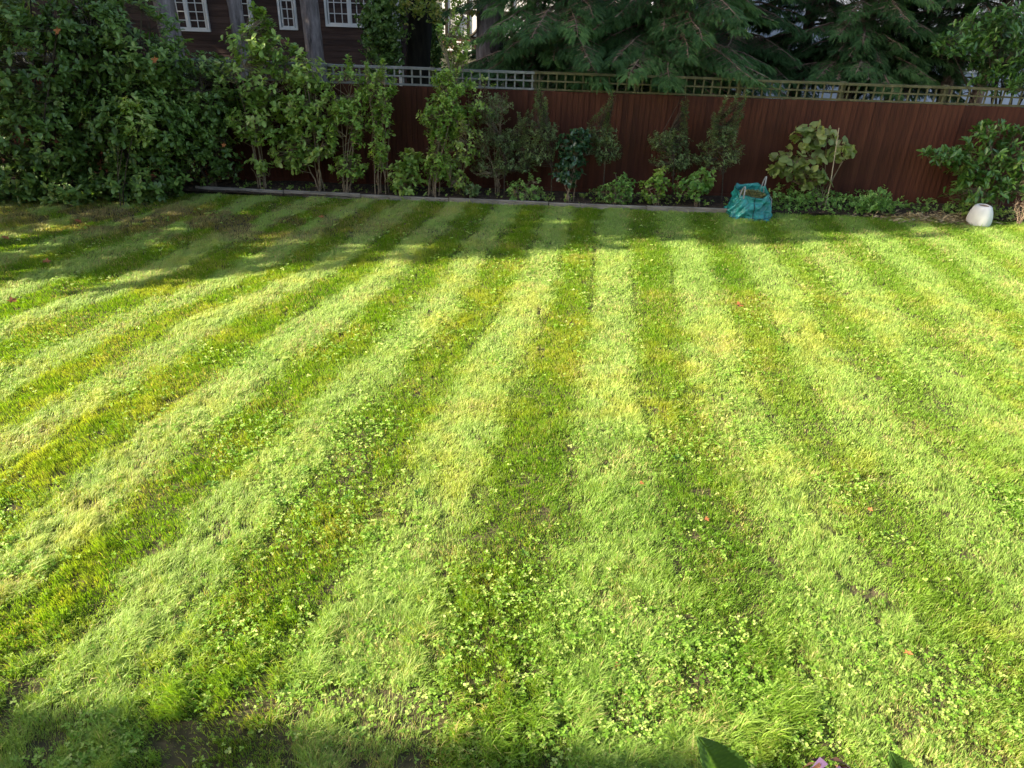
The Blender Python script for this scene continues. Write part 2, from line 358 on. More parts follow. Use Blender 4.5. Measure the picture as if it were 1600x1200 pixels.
def shrub(name, label, cat, base, blobs, nleaf, leafsize, tpl, mat, stems=7, stem_mat='twig', group=None,
          n_spray=300, twig=.14, spread=.75, up=.3, stem_r=.011, whips=0, whip_h=.5, whorl=.55, zmin=.03, jit=.25, single=None, rise=.5, sname='stem', grow=1.05, thick=1.15, gaps=.36):
    """multi-stemmed shrub: stems fan out of the base into the crown; leafy twigs end all through the crown"""
    base = np.array(base, float); o = empty(name, tuple(base), label, cat, group)
    blobs = [(c, tuple(np.array(r) * grow)) for c, r in blobs]; n_spray = int(n_spray * thick)
    vol = np.array([b[1][0] * b[1][1] * b[1][2] for b in blobs]) ** (2 / 3); cnt = (n_spray * vol / vol.sum()).astype(int) + 1
    E = []; D = []
    for (c, r), k in zip(blobs, cnt):
        e, d = ellipsoid_pts(c, r, k); E.append(e); D.append(d)
    E = np.vstack(E); D = np.vstack(D)
    if whips:
        top = np.array([b[0] for b in blobs])[rng.integers(0, len(blobs), whips)]; rr = np.array(blobs[0][1])
        root = top + rng.uniform(-.6, .6, (whips, 3)) * rr * [1, 1, .2] + np.array([0, 0, 1]) * rr[2] * .7
        for q in root:
            h = whip_h * rng.uniform(.5, 1.1); lean = rng.normal(size=2) * .12; m = int(h / .05) + 2
            s = np.linspace(0, 1, m * 2)[:, None]; pts = q + s * np.array([lean[0], lean[1], h])
            E = np.vstack([E, pts]); D = np.vstack([D, nrm(rng.normal(size=(m * 2, 3)) * .35 + [0, 0, 1])])
    keep = (E[:, 2] > zmin) & (fbm(E[:, 0] + E[:, 1] * .5, E[:, 2], 2.6, base[0]) > (gaps if len(blobs) > 2 else .2)); E = E[keep]; D = D[keep]
    Tw = nrm(D * .9 + np.array([0, 0, rise]) + rng.normal(size=E.shape) * .35)
    tint = (fbm(E[:, 0] * 2, E[:, 2] * 2 + E[:, 1], 1.7, 2) * 1.3 - .15 + .25 * (D[:, 2] * .5)).clip(0, 1)
    V, T, ti = sprays(E, Tw, nleaf, twig, tpl, leafsize, spread, up, tint, jit, whorl)
    # stems
    mb = MB(); nodes_ = []
    C0 = np.array([b[0] for b in blobs]); R0 = np.array([b[1] for b in blobs])
    if single is not None:
        P = np.array([base, base + (single - base) * .5 + [rng.normal() * .01, 0, 0], single]); mb.tube(P, [stem_r * 1.4, stem_r * 1.2, stem_r], 7); src = single
    else: src = base
    for i in range(stems):
        j = i % len(C0); tgt = C0[j] + rng.uniform(-.55, .55, 3) * R0[j] + [0, 0, R0[j][2] * .35]
        n = 7; s = np.linspace(0, 1, n)[:, None]; st = src + np.array([rng.normal() * .05, rng.normal() * .04, 0]) * (single is None)
        P = st + (tgt - st) * s; hz = (tgt - st) * [1, 1, 0]; P -= hz * (s * (1 - s)) * .6
        P[1:-1] += rng.normal(size=(n - 2, 3)) * .018
        mb.tube(P, np.linspace(stem_r, stem_r * .4, n), 5); nodes_.append(P)
    nodes_ = np.vstack(nodes_)
    A = E - Tw * twig
    dd = np.linalg.norm(A[:, None] - nodes_[None], axis=2) + .8 * np.clip(nodes_[None, :, 2] - A[:, None, 2], 0, None)
    near = nodes_[dd.argmin(1)]
    segs = np.stack([near, A], 1); s2 = np.stack([A, E], 1)
    tv, tt = merge([fast_tubes(segs, .005, .003), fast_tubes(s2, .003, .0015)])
    mb.add(tv, tt); mb.build(sname, M[stem_mat], o)
    link('foliage', tri_mesh('foliage', V, T, ti), M[mat], o)
    return o

# ================================================================== SETTING
FY = 14.5          # the fence line
BY = 13.6          # near edge of the planting bed
# ground
g = 60; xs = np.linspace(-g, g, 61); ys = np.linspace(-40, 90, 66)
X, Yg = np.meshgrid(xs, ys); Z = np.where(Yg > FY + 3, .0, 0) * X
idx = np.arange(X.size).reshape(X.shape)
Q = np.stack([idx[:-1, :-1], idx[:-1, 1:], idx[1:, 1:], idx[1:, :-1]], -1).reshape(-1, 4)
o = link('ground', tri_mesh('ground', np.stack([X, Yg, Z], -1).reshape(-1, 3), Q), M['ground']); tag(o, kind='structure')

def sheet(name, x0, x1, y0, y1, z, mat, n=(80, 14), amp=.02):
    X, Y = np.meshgrid(np.linspace(x0, x1, n[0]), np.linspace(y0, y1, n[1])); Z = z + amp * fbm(X, Y, 2.5, 5)
    idx = np.arange(X.size).reshape(X.shape); Q = np.stack([idx[:-1, :-1], idx[:-1, 1:], idx[1:, 1:], idx[1:, :-1]], -1).reshape(-1, 4)
    o = link(name, tri_mesh(name, np.stack([X, Y, Z], -1).reshape(-1, 3), Q, smooth=True), M[mat]); tag(o, kind='structure'); return o
sheet('soil_bed', -12, 12, BY + .02, FY - .03, .012, 'soil', amp=.06)
sheet('woodland_floor', -30, 30, FY + .1, 60, .008, 'far_ground', amp=.05)

# ------------------------------------------------------------------ lawn
KEYY = np.array([0, 3.1, 4.0, 5.2, 6.7, 8.5, 9.9, 14.0])
KC = np.array([[-7.6, -6.4, -5.2, -4.3, -2.9, -.92, .72, 2.50, 4.3], [-7.5, -6.3, -5.2, -4.1, -2.65, -.91, .74, 2.48, 4.25], [-7.4, -6.3, -5.2, -3.75, -2.47, -.92, .81, 2.43, 4.1],
               [-7.1, -6.0, -4.85, -3.4, -2.22, -.65, .92, 2.45, 3.95], [-6.55, -5.38, -4.28, -3.02, -1.72, -.35, 1.02, 2.33, 3.65],
               [-5.75, -4.68, -3.75, -2.34, -1.1, -.06, 1.18, 2.45, 3.6], [-5.05, -3.85, -2.85, -1.95, -.88, .22, 1.32, 2.54, 3.7], [-3.4, -2.6, -1.8, -.95, -.1, .8, 1.75, 2.75, 3.8]])
def phase(x, y):
    """stripe number: 0 at the middle of a pale stripe, .5 at the middle of a dark one"""
    c = np.stack([np.interp(y, KEYY, KC[:, j]) for j in range(KC.shape[1])], -1)          # centres of k=-4..2
    wl = np.clip(c[:, 1] - c[:, 0], .95, 1.5); wr = np.clip(c[:, -1] - c[:, -2], 1.05, 1.3)
    ext = [c[:, :1] - wl[:, None] * k for k in range(8, 0, -1)] + [c] + [c[:, -1:] + wr[:, None] * k for k in range(1, 10)]
    c = np.concatenate(ext, 1); ks = np.arange(-14, -14 + c.shape[1]); out = np.zeros(len(x))
    for j in range(c.shape[1] - 1):
        m = (x >= c[:, j]) & (x < c[:, j + 1]); out[m] = ks[j] + (x[m] - c[m, j]) / (c[m, j + 1] - c[m, j])
    return out
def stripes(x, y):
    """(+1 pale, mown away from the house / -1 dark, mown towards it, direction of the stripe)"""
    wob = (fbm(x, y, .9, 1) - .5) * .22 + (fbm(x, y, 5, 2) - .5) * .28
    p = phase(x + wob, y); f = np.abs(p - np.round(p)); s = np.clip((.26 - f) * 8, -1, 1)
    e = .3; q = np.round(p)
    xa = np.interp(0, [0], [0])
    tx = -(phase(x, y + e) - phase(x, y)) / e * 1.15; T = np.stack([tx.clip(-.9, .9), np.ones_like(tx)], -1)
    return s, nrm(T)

def in_view(x, y, m=.6):
    zc = y * cos(PITCH) + CAM_H * sin(PITCH); hw = zc * 800 / FPX + m
    return (np.abs(x - .03 * (zc - 8)) < hw + .25) & (y > 2.45) & (y < 13.9)

def lawn_points(dens, seed_scale=1.0):
    """random points, density given per square metre as a function of distance"""
    out = []
    for y0 in np.arange(.4, 13.7, .5):
        hw = (y0 + .5) * .62 + 2.6; hw = min(hw, 11.5); area = 2 * hw * .5; n = int(area * dens(y0 + .25))
        out.append(np.stack([rng.uniform(-hw, hw, n), rng.uniform(y0, y0 + .5, n)], -1))
    P = np.vstack(out)
    edge = BY - .03 + .05 * (noise(P[:, 0], P[:, 1] * 0, 3) - .5)
    return P[P[:, 1] < edge]

def bump_at(x, y, px, py, rx, ry):
    c = at(px, py); return np.exp(-((x - c[0]) / rx) ** 2 - ((y - c[1]) / ry) ** 2)

def build_lawn():
    dens = lambda y: 300 if y < 2.3 else float(np.interp(y, [2.5, 5, 9, 13], [21000, 15000, 10500, 8500]))
    P = lawn_points(dens); x, y = P.T; n = len(P)
    s, T = stripes(x, y)
    far = np.clip((y - 3) / 10, 0, 1)
    big = fbm(x, y, .55, 11); med = fbm(x, y, 1.8, 12); fine = fbm(x, y, 6, 13)
    # worn / mossy / bare places
    bare = ((fbm(x, y, 4.2, 20) > .66) & (y < 3.35) & (x < .2)) | ((fbm(x, y, 3.5, 24) > .64) & (y < 3.25) & (x < -.3)) | (fbm(x, y, 5, 21) > .8)
    lx0 = np.clip(bump_at(x, y, 250, 345, 3.4, .8) * 1.3 * np.clip((fbm(x, y, 2.5, 22) - .36) * 8, 0, 1), 0, 1)
    keep = ~(bare & (rng.random(n) < .8)) & ~(rng.random(n) < lx0 * .6)
    keep &= rng.random(n) < .75 + .5 * (med - .3) - np.interp(y, [3, 9], [1.0, .3]) * np.clip((.35 - fbm(x, y, 7, 38)) * 5, 0, .75)
    x, y, s, T, far, big, med, fine, lx0 = (a[keep] for a in (x, y, s, T, far, big, med, fine, lx0)); n = len(x)
    ph = phase(x + (fbm(x, y, .9, 1) - .5) * .22, y); ff = ph - np.round(ph); rut = np.exp(-((np.abs(ff) - .27) / .035) ** 2) * np.clip((fbm(x, y, 1.4, 90) - .5) * 6, 0, 1)
    longg = np.clip((4.6 - y) / 1.6, 0, 1) * np.clip((fbm(x, y, 1.6, 30) - .36) * 4, 0, 1)
    h = (.036 + .016 * rng.random(n)) * (1 + .9 * (med - .5) + .6 * (fbm(x, y, 7, 33) - .5)) * (1 + 1.25 * longg * rng.random(n)) * (1 + .06 * s)
    h *= np.where(rng.random(n) < .03, 1.5, 1) * (1 - .55 * rut) * (.8 + .5 * fbm(x, y, 18, 35)) * (1 + (1.5 * (fbm(x, y, 8, 36) - .5) + .5 * (noise(x, y, 13, 37) - .5)) * np.interp(y, [3, 8], [1.25, .5])).clip(.3, 2)
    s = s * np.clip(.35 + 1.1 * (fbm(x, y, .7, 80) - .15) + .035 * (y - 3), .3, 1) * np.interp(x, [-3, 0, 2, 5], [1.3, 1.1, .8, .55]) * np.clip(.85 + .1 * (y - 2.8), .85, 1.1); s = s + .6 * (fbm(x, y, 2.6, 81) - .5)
    lean_amt = (.62 + .2 * s) * (.35 + 1.2 * rng.random(n)) * (1 + .5 * longg)
    sw = (fbm(x, y, 1.3, 31) - .5) * 3.0 * longg + (fbm(x, y, 5, 32) - .5) * 1.6 + (fbm(x, y, 15, 34) - .5) * 1.8          # long grass lies in swirls
    side = np.stack([T[:, 1], -T[:, 0]], -1)
    L = nrm(T * s[:, None] * (1 - .3 * longg[:, None]) + side * (sw + rng.normal(size=n) * .75)[:, None] + T * (rng.normal(size=n) * .5)[:, None])
    wd = (.0010 + .0010 * rng.random(n) + .0016 * (rng.random(n) < .08)) * (1 + 1.1 * far) * np.where(longg > .2, 1.15, 1)
    base = np.stack([x, y, np.full(n, .003)], -1)
    L3 = np.concatenate([L, np.zeros((n, 1))], 1); ang = rng.normal(size=n) * .5
    S3 = np.stack([-L[:, 1] * np.cos(ang) - L[:, 0] * np.sin(ang), L[:, 0] * np.cos(ang) - L[:, 1] * np.sin(ang), np.zeros(n)], -1)
    H = h[:, None]; A = lean_amt[:, None]
    mid = base + H * (.55 * np.array([0, 0, 1]) + .25 * A * L3); tip = base + H * (np.array([0, 0, 1]) * np.clip(1.02 - .28 * A, .3, 1) + .85 * A * L3)
    W = wd[:, None]
    V = np.stack([base - S3 * W, base + S3 * W, mid - S3 * W * .9, mid + S3 * W * .9, tip], 1).reshape(-1, 3)
    Tm = np.array([(0, 1, 3), (0, 3, 2), (2, 3, 4)]); TT = (Tm[None] + (np.arange(n) * 5)[:, None, None]).reshape(-1, 3)
    # colour of each blade: species, health and painted stripe sheen
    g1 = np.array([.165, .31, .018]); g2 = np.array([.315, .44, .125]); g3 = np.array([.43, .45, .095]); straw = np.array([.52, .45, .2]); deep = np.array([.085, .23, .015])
    pale = np.clip(.5 + .30 * s + .4 * (rng.random(n) - .5), 0, 1)[:, None]         # stripe sheen of blades lying away, painted into their colour
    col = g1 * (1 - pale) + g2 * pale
    yel = np.clip((big - .54) * 2.0 + (med - .5) * 1.6 + (fine - .5) * 1.4 + .35 * (rng.random(n) - .5), 0, 1)[:, None] * .75
    col = col * (1 - yel) + g3 * yel
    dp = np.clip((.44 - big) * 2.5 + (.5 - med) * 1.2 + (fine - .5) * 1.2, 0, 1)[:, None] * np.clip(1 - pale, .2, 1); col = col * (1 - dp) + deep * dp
    st = (rng.random(n) < (.05 + .22 * np.clip((fbm(x, y, 2.3, 40) - .52) * 5, 0, 1) + .5 * lx0))[:, None]
    col = np.where(st, straw * (.6 + .5 * rng.random((n, 1))), col)
    col = col * (1 - .65 * lx0[:, None]) + np.array([.20, .155, .07]) * .65 * lx0[:, None]
    col *= (.8 + .4 * rng.random((n, 1)))
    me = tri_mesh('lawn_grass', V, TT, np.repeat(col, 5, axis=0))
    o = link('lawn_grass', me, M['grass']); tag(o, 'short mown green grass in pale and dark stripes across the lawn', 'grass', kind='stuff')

    # clover and small broad-leaved weeds growing through the grass
    Q = lawn_points(lambda y: 0 if y < 2.3 else float(np.interp(y, [2.4, 5, 9, 13], [1900, 1000, 280, 120]))); x, y = Q.T
    f = .05 + .85 * np.clip((fbm(x, y, 1.5, 50) - .52) * 5, 0, 1)
    for b in ((1050, 1090, 1.2, .5, 1.2), (900, 1020, .7, .5, .9), (1000, 1000, .5, .4, .8), (780, 960, .5, .6, .8), (540, 690, .5, .7, .9), (500, 800, .5, .6, .8), (590, 850, .4, .5, .6), (1330, 1050, .5, .6, .6), (400, 1000, .4, .4, .7),
              (1080, 690, .5, .3, 1), (640, 520, .4, .8, .8), (470, 1090, .7, .3, .5), (1500, 1100, .5, .4, .7)):
        f = np.maximum(f, b[4] * bump_at(x, y, *b[:4]))
    m = rng.random(len(x)) < f * (.4 + .9 * (fbm(x, y, 7, 51) > .45)); x, y = x[m], y[m]; n = len(x)
    az = rng.random((n, 1)) * 2 * pi + np.array([[0, 2.1, 4.2]]) + rng.normal(size=(n, 3)) * .15
    z = (.036 + .022 * rng.random((n, 1))) + 0 * az; tilt = rng.normal(size=(n, 1, 2)) * .3
    P3 = np.stack([x[:, None] + 0 * az, y[:, None] + 0 * az, z], -1)
    D = np.stack([np.cos(az), np.sin(az), .1 + .25 * rng.normal(size=(n, 3))], -1); N = np.concatenate([np.broadcast_to(tilt, (n, 3, 2)), np.ones((n, 3, 1))], -1) + rng.normal(size=(n, 3, 3)) * .15
    sc = np.repeat(.011 + .017 * rng.random(n) ** 1.5, 3) * (1 + .35 * np.repeat(np.clip((y - 4) / 8, 0, 1), 3))
    V, T_, ti = scatter(ROUND, P3.reshape(-1, 3), D.reshape(-1, 3), N.reshape(-1, 3), sc, np.repeat(rng.random(n), 3) * .8 + .2 * rng.random(3 * n))
    o = link('clover_patches', tri_mesh('clover', V, T_, ti), M['clover']); tag(o, 'small clover leaves scattered in patches through the lawn', 'clover', kind='stuff')

    # flat rosettes of plantain and dandelion
    spots = [(285, 985), (240, 1020), (455, 1080), (560, 1150), (620, 855), (1215, 1105), (1225, 1085), (880, 1110), (1185, 1140), (440, 790), (350, 855), (640, 690), (545, 780), (1060, 690), (1010, 690), (330, 760),
             (655, 775), (470, 740), (230, 1010), (90, 1085), (700, 1010), (1340, 1010), (1060, 720), (820, 870), (1000, 1135), (760, 905)]
    PP = []; DD = []; NN = []; SS = []
    for (px, py) in spots:
        c = at(px, py); k = rng.integers(7, 13); r = rng.uniform(.03, .07)
        for i in range(k):
            a = 2 * pi * i / k + rng.normal() * .2; PP.append((c[0] + .008 * cos(a), c[1] + .008 * sin(a), .022)); DD.append((cos(a), sin(a), rng.uniform(.15, .9)))
            NN.append((rng.normal() * .2, rng.normal() * .2, 1)); SS.append(r * rng.uniform(.6, 1.1))
    V, T_, ti = scatter(OVAL, np.array(PP), np.array(DD), np.array(NN), np.array(SS), rng.random(len(PP)))
    o = link('lawn_weeds', tri_mesh('weeds', V, T_, ti), M['weed']); tag(o, 'flat broad leaved weeds growing low among the grass', 'weeds', kind='stuff')
build_lawn()

# ------------------------------------------------------------------ timber edging along the bed
ed = [(-5.9, 13.82), (-4.25, 13.72), (-2.85, 13.66), (-1.25, 13.60), (.55, 13.56), (2.3, 13.54), (3.95, 13.53)]
elab = ['leftmost timber edging board half lost under the dark evergreen shrub', 'weathered timber edging board at the foot of the tall thin stems', 'grey timber edging board below the bare gap in the shrubs',
        'timber edging board in front of the two small staked trees', 'timber edging board below the low green bush mid fence', 'brown timber edging board ending beside the teal garden bag']
for i in range(6):
    (x0, y0), (x1, y1) = ed[i], ed[i + 1]; L = math.hypot(x1 - x0, y1 - y0) - .012
    mb = MB(); n = 8
    for k in range(n):
        pass
    mb.box(0, L, -.025, .025, -.02, .085 + .01 * (i % 2))
    o = mb.build('edging_board', M['sleeper'], bevel=.006); o.location = (x0, y0, 0); o.rotation_euler = (0, 0, math.atan2(y1 - y0, x1 - x0))
    tag(o, elab[i], 'edging board', 'timber edging boards along the bed')

# ------------------------------------------------------------------ boundary fence
def build_fence():
    x0, x1 = -13.0, 12.5; top = 1.83
    f = empty('garden_fence', (0, FY, 0), 'long red brown featheredge fence topped with a low square trellis', 'fence')
    mb = MB(); x = x0
    while x < x1:                                         # overlapping featheredge boards
        t = .004 * rng.random(); zt = top - .01 + .012 * rng.random(); 
        v = [(x, FY - .012 - t, .1), (x + .108, FY - .028 - t, .1), (x + .108, FY - .006, .1), (x, FY - .006, .1)]
        v += [(a, b, zt) for a, b, _ in v]
        mb.add(v, [(3, 2, 1, 0), (4, 5, 6, 7), (0, 1, 5, 4), (1, 2, 6, 5), (2, 3, 7, 6), (3, 0, 4, 7)]); x += .1
    mb.build('board_panel', M['fence'], f)
    MB().box(x0, x1, FY - .03, FY, 0, .097).build('gravel_board', M['fence'], f)
    MB().box(x0, x1, FY + .002, FY + .05, .4, .47).box(x0, x1, FY + .002, FY + .05, 1.3, 1.37).build('rail', M['fence'], f)
    xp = -12.6
    while xp < x1:                                        # posts behind, trellis panels between them
        grey = xp < 1.0; mt = M['grey_wood'] if xp < -.2 else M['algae_wood']; pw = 1.83
        p = MB().box(xp - .045, xp + .045, FY + .052, FY + .14, 0, top + .31).build('post', M['algae_wood'], f)
        t = MB(); a, b = xp + .003, xp + pw - .003; zt = top + .32 + .008 * rng.normal()
        t.box(a, b, FY - .012, FY + .02, top + .004, top + .034)
        t.box(a, b, FY - .012, FY + .006, top + .145, top + .172)
        t.box(a, b, FY - .016, FY + .03, zt - .04, zt)
        k = a + .07
        while k < b - .02:
            t.box(k, k + .028, FY + .008, FY + .024, top + .035, zt - .041); k += .155
        t.build('trellis', mt, f); xp += pw
build_fence()

# ------------------------------------------------------------------ neighbouring house left, dark brown boards
def window(parent, x0, x1, z0, z1, y, casements, panes, fan=0.0, ajar=False, mat='white_paint'):
    f = MB(); w = .05
    f.box(x0, x1, y - .05, y + .03, z0, z0 + w).box(x0, x1, y - .05, y + .03, z1 - w, z1).box(x0, x0 + w, y - .05, y + .03, z0 + w, z1 - w).box(x1 - w, x1, y - .05, y + .03, z0 + w, z1 - w)
    zf = z1 - fan if fan else z1 - w
    if fan: f.box(x0 + w, x1 - w, y - .05, y + .03, zf - w, zf)
    cw = (x1 - x0 - 2 * w) / casements
    for i in range(casements):
        a = x0 + w + i * cw; b = a + cw
        if i: f.box(a - .02, a + .02, y - .047, y + .028, z0 + w, z1 - w)
        zt = (zf - w) if fan else zf
        for (u0, u1, s0, s1) in ((a + .022, b - .022, z0 + w, z0 + w + .035), (a + .022, b - .022, zt - .035, zt)): f.box(u0, u1, y - .035, y + .02, s0, s1)
        f.box(a + .022, a + .052, y - .035, y + .02, z0 + w + .036, zt - .036).box(b - .052, b - .022, y - .035, y + .02, z0 + w + .036, zt - .036)
        nx, nz = panes
        for k in range(1, nx): q = a + (b - a) * k / nx; f.box(q - .009, q + .009, y - .03, y, z0 + w, zt)
        for k in range(1, nz): q = z0 + w + (zt - z0 - w) * k / nz; f.box(a + .03, b - .03, y - .028, y + .002, q - .009, q + .009)
        if fan:
            f.box((a + b) / 2 - .009, (a + b) / 2 + .009, y - .03, y, zf, z1 - w)
    fr = f.build('window', M[mat], parent)
    MB().box(x0 + .01, x1 - .01, y + .004, y + .012, z0 + .01, z1 - .01).build('pane', M['glass'], fr)
    if ajar:                                              # top light propped open
        v = [(x0 + .02, y - .22, zf + .02), (x1 - .02, y - .22, zf + .02), (x1 - .02, y - .06, z1 - .02), (x0 + .02, y - .06, z1 - .02)]
        m2 = MB()
        for (p, q) in ((0, 1), (1, 2), (2, 3), (3, 0), ): m2.tube([v[p], v[q]], .022, 4)
        m2.build('open_top_light', M[mat], fr)
    MB().box(x0 - .06, x1 + .06, y - .11, y - .051, z0 - .055, z0 - .003).build('sill', M[mat], fr)
    MB().box(x0 - .06, x1 + .06, y - .09, y - .052, z0 - .13, z0 - .056).build('apron', M['sill'], fr)

HY = 21.0
def build_brown_house():
    x1 = at(645, 80, HY)[0]; x0 = -15.5
    h = empty('brown_house', ((x0 + x1) / 2, HY + 3, 0), 'dark brown boarded house with small white windows beyond the fence', 'house')
    mb = MB(); z = 0.; i = 0
    while z < 5.6:                                        # lapped horizontal boards on all four sides
        t = .02 + .004 * rng.random()
        for (a, b, c, d) in ((x0, x1, HY, HY + .05),):
            v = [(a, HY - t, z), (b, HY - t, z), (b, HY - .004, z + .14), (a, HY - .004, z + .14), (a, HY + .04, z), (b, HY + .04, z), (b, HY + .04, z + .14), (a, HY + .04, z + .14)]
            mb.add(v, [(0, 1, 2, 3), (4, 5, 1, 0), (3, 2, 6, 7), (1, 5, 6, 2), (4, 0, 3, 7)])
        z += .14
    mb.box(x0, x1, HY + .041, HY + 3, 0, 5.6)
    mb.build('wall', M['cladding'], h)
    r = MB(); r.add([(x0 - .4, HY - .5, 5.5), (x1 + .4, HY - .5, 5.5), (x1 + .4, HY + 1.5, 7.2), (x0 - .4, HY + 1.5, 7.2), (x1 + .4, HY + 3.5, 5.5), (x0 - .4, HY + 3.5, 5.5)],
                    [(0, 1, 2, 3), (3, 2, 4, 5), (1, 4, 2), (5, 0, 3), (0, 5, 4, 1)]); r.build('roof', M['roof'], h)
    def zx(px, py): p = at(px, py, HY - .03); return p[0], p[2]
    a, z = zx(283, 48); b, _ = zx(329, 46); window(h, b - 1.05, b, z, z + 1.25, HY - .03, 2, (2, 4), .36)
    b, z = zx(398, 46); window(h, b - .34, b, z, z + 1.25, HY - .03, 1, (1, 3), .36)
    a, z = zx(438, 46); b, _ = zx(466, 45); window(h, a, b, z, z + 1.15, HY - .03, 1, (2, 3), .42, True)
    a, z = zx(511, 41); window(h, a - .02, a + 1.75, z, z + 1.2, HY - .03, 3, (3, 3), .36)
    xb = at(622, 60, HY)[0]; MB().box(xb, xb + .07, HY - .1, HY - .03, .6, 5.2).build('downpipe', M['white_paint'], h)
build_brown_house()

# distant half timbered house seen through the gap, and a pale house behind the conifers
def build_far_house():
    Y = 33.0; h = empty('half_timbered_house', (at(720, 80, Y)[0], Y + 3, 0), 'distant sunlit white and black house with a paned white window', 'house')
    x0 = at(692, 80, Y)[0]; x1 = x0 + 7; p0 = at(695, 93, Y); p1 = at(735, 65, Y)
    MB().box(x0, x1, Y, Y + 6, 0, 3.0 if False else p1[2] + .06).build('brick_wall', M['stone'], h)
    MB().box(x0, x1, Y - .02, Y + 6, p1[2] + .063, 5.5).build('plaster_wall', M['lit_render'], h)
    t = MB(); 
    for z in (p1[2] + .06, p1[2] + 1.0, p1[2] + 1.9): t.box(x0, x1, Y - .05, Y - .022, z, z + .13)
    for k in range(9):
        x = x0 + .1 + k * .85; t.box(x, x + .12, Y - .048, Y - .024, p1[2] + .2, 5.4)
    for k in range(8):                                    # curved braces
        x = x0 + .2 + k * .85
        t.tube([(x + .6 * s, Y - .05, p1[2] + .2 + .75 * s ** 1.8) for s in np.linspace(0, 1, 6)], .05, 4)
    t.build('timber_frame', M['black_bark'], h)
    window(h, p0[0], p1[0] + .05, p0[2], p1[2], Y - .03, 3, (1, 1), .28)
    r = MB(); r.add([(x0 - .5, Y - .6, 5.4), (x1 + .5, Y - .6, 5.4), (x1 + .5, Y + 3, 8.5), (x0 - .5, Y + 3, 8.5), (x1 + .5, Y + 6.6, 5.4), (x0 - .5, Y + 6.6, 5.4)],
                    [(0, 1, 2, 3), (3, 2, 4, 5), (1, 4, 2), (5, 0, 3), (0, 5, 4, 1)]); r.build('roof', M['roof'], h)
    Y = 25.5; x0, x1 = 4.5, 19.0
    h = empty('pale_house', (12, Y + 3, 0), 'white house with bluish shade put in its wall colour, glimpsed in flecks behind the thin conifers', 'house')
    MB().box(x0, x1, Y, Y + 6, 0, 5.2).build('wall', M['shaded_render'], h)
    for k in range(4): window(h, x0 + 1.2 + k * 3.6, x0 + 2.6 + k * 3.6, 1.0, 2.2, Y - .03, 2, (1, 1), .3)
    r = MB(); r.add([(x0 - .5, Y - .6, 5.1), (x1 + .5, Y - .6, 5.1), (x1 + .5, Y + 3, 8), (x0 - .5, Y + 3, 8), (x1 + .5, Y + 6.6, 5.1), (x0 - .5, Y + 6.6, 5.1)],
                    [(0, 1, 2, 3), (3, 2, 4, 5), (1, 4, 2), (5, 0, 3), (0, 5, 4, 1)]); r.build('roof', M['roof'], h)
build_far_house()

# the house the picture is taken from: its eave throws the shade along the near edge of the lawn
def build_own_house():
    h = empty('own_house', (0, -.3, 0), 'brick house behind the viewpoint at the near end of the lawn, taller to the left', 'house')
    MB().box(-24, -10.2, -6, -.25, 0, 5.7).box(-10.19, 9, -6, -.25, 0, 4.6).build('wall', M['stone'], h)
    for (x0, x1, zr, y0, y1) in ((-24.5, -9.9, 5.80, .28, -.23), (-9.88, 9.5, 4.75, -.1, -.1)):
        v = [(x0, y0, zr), (x1, y1, zr), (x1, -3.2, zr + 3), (x0, -3.2, zr + 3), (x1, -6.4, zr), (x0, -6.4, zr)]
        r = MB(); r.add(v, [(0, 1, 2, 3), (3, 2, 4, 5), (1, 4, 2), (5, 0, 3), (0, 5, 4, 1)]); r.build('roof', M['roof'], h)
build_own_house()

def shadow_edge_creeper():  # unseen climber added to roughen the edge of the eave shadow
    o = empty('added_climber', (-14, -.15, 0), 'leafy climber added to soften the eave shadow, along the gutter of the house behind the viewpoint', 'climber'); k = 900
    x = rng.uniform(-16, -9.4, k); f = np.clip(fbm(x, x * 0, 1.3, 70) - .25, 0, 1); y = .28 - .51 * (x + 24.5) / 14.6 + .28 * f * rng.random(k) - .05; z = 5.78 + .34 * f * rng.normal(size=k)
    E = np.stack([x, y, z], -1); V, T, ti = sprays(E, rng.normal(size=E.shape) + [0, .6, 0], 9, .25, OVAL, .1); xs_ = np.linspace(-16, -9.4, 40)
    MB().tube(np.stack([xs_, -.02 - .51 * (xs_ + 24.5) / 14.6 + .2, 5.72 + .05 * np.sin(xs_ * 3)], -1), .03, 6).tube([(-14, -.2, 0), (-14.05, -.18, 3), (-14, -.12, 5.7)], .04, 6).build('stem', M['dark_twig'], o)
    link('foliage', tri_mesh('foliage', V, T, ti), M['mid_leaf'], o)
shadow_edge_creeper()

# ------------------------------------------------------------------ trees beyond the fence
def trunk_pts(x, y, h, lean=0.0, wob=.05, n=14):
    z = np.linspace(0, h, n); return np.stack([x + lean * z + wob * np.sin(z * .9 + x), y + wob * np.cos(z * .7 + x), z], -1)

def bark_trunk(P, r0, r1, k=14, rough=.06):
    n = len(P); zz = np.linspace(0, 1, n); rr = r0 + (r1 - r0) * zz; rr[0] *= 1.25; V = []
    for i in range(n):
        for j in range(k):
            a = 2 * pi * j / k; q = rr[i] * (1 + rough * rng.normal()); V.append(P[i] + np.array([q * cos(a), q * sin(a), 0]))
    F = [(i * k + j, i * k + (j + 1) % k, (i + 1) * k + (j + 1) % k, (i + 1) * k + j) for i in range(n - 1) for j in range(k)]
    return V, F

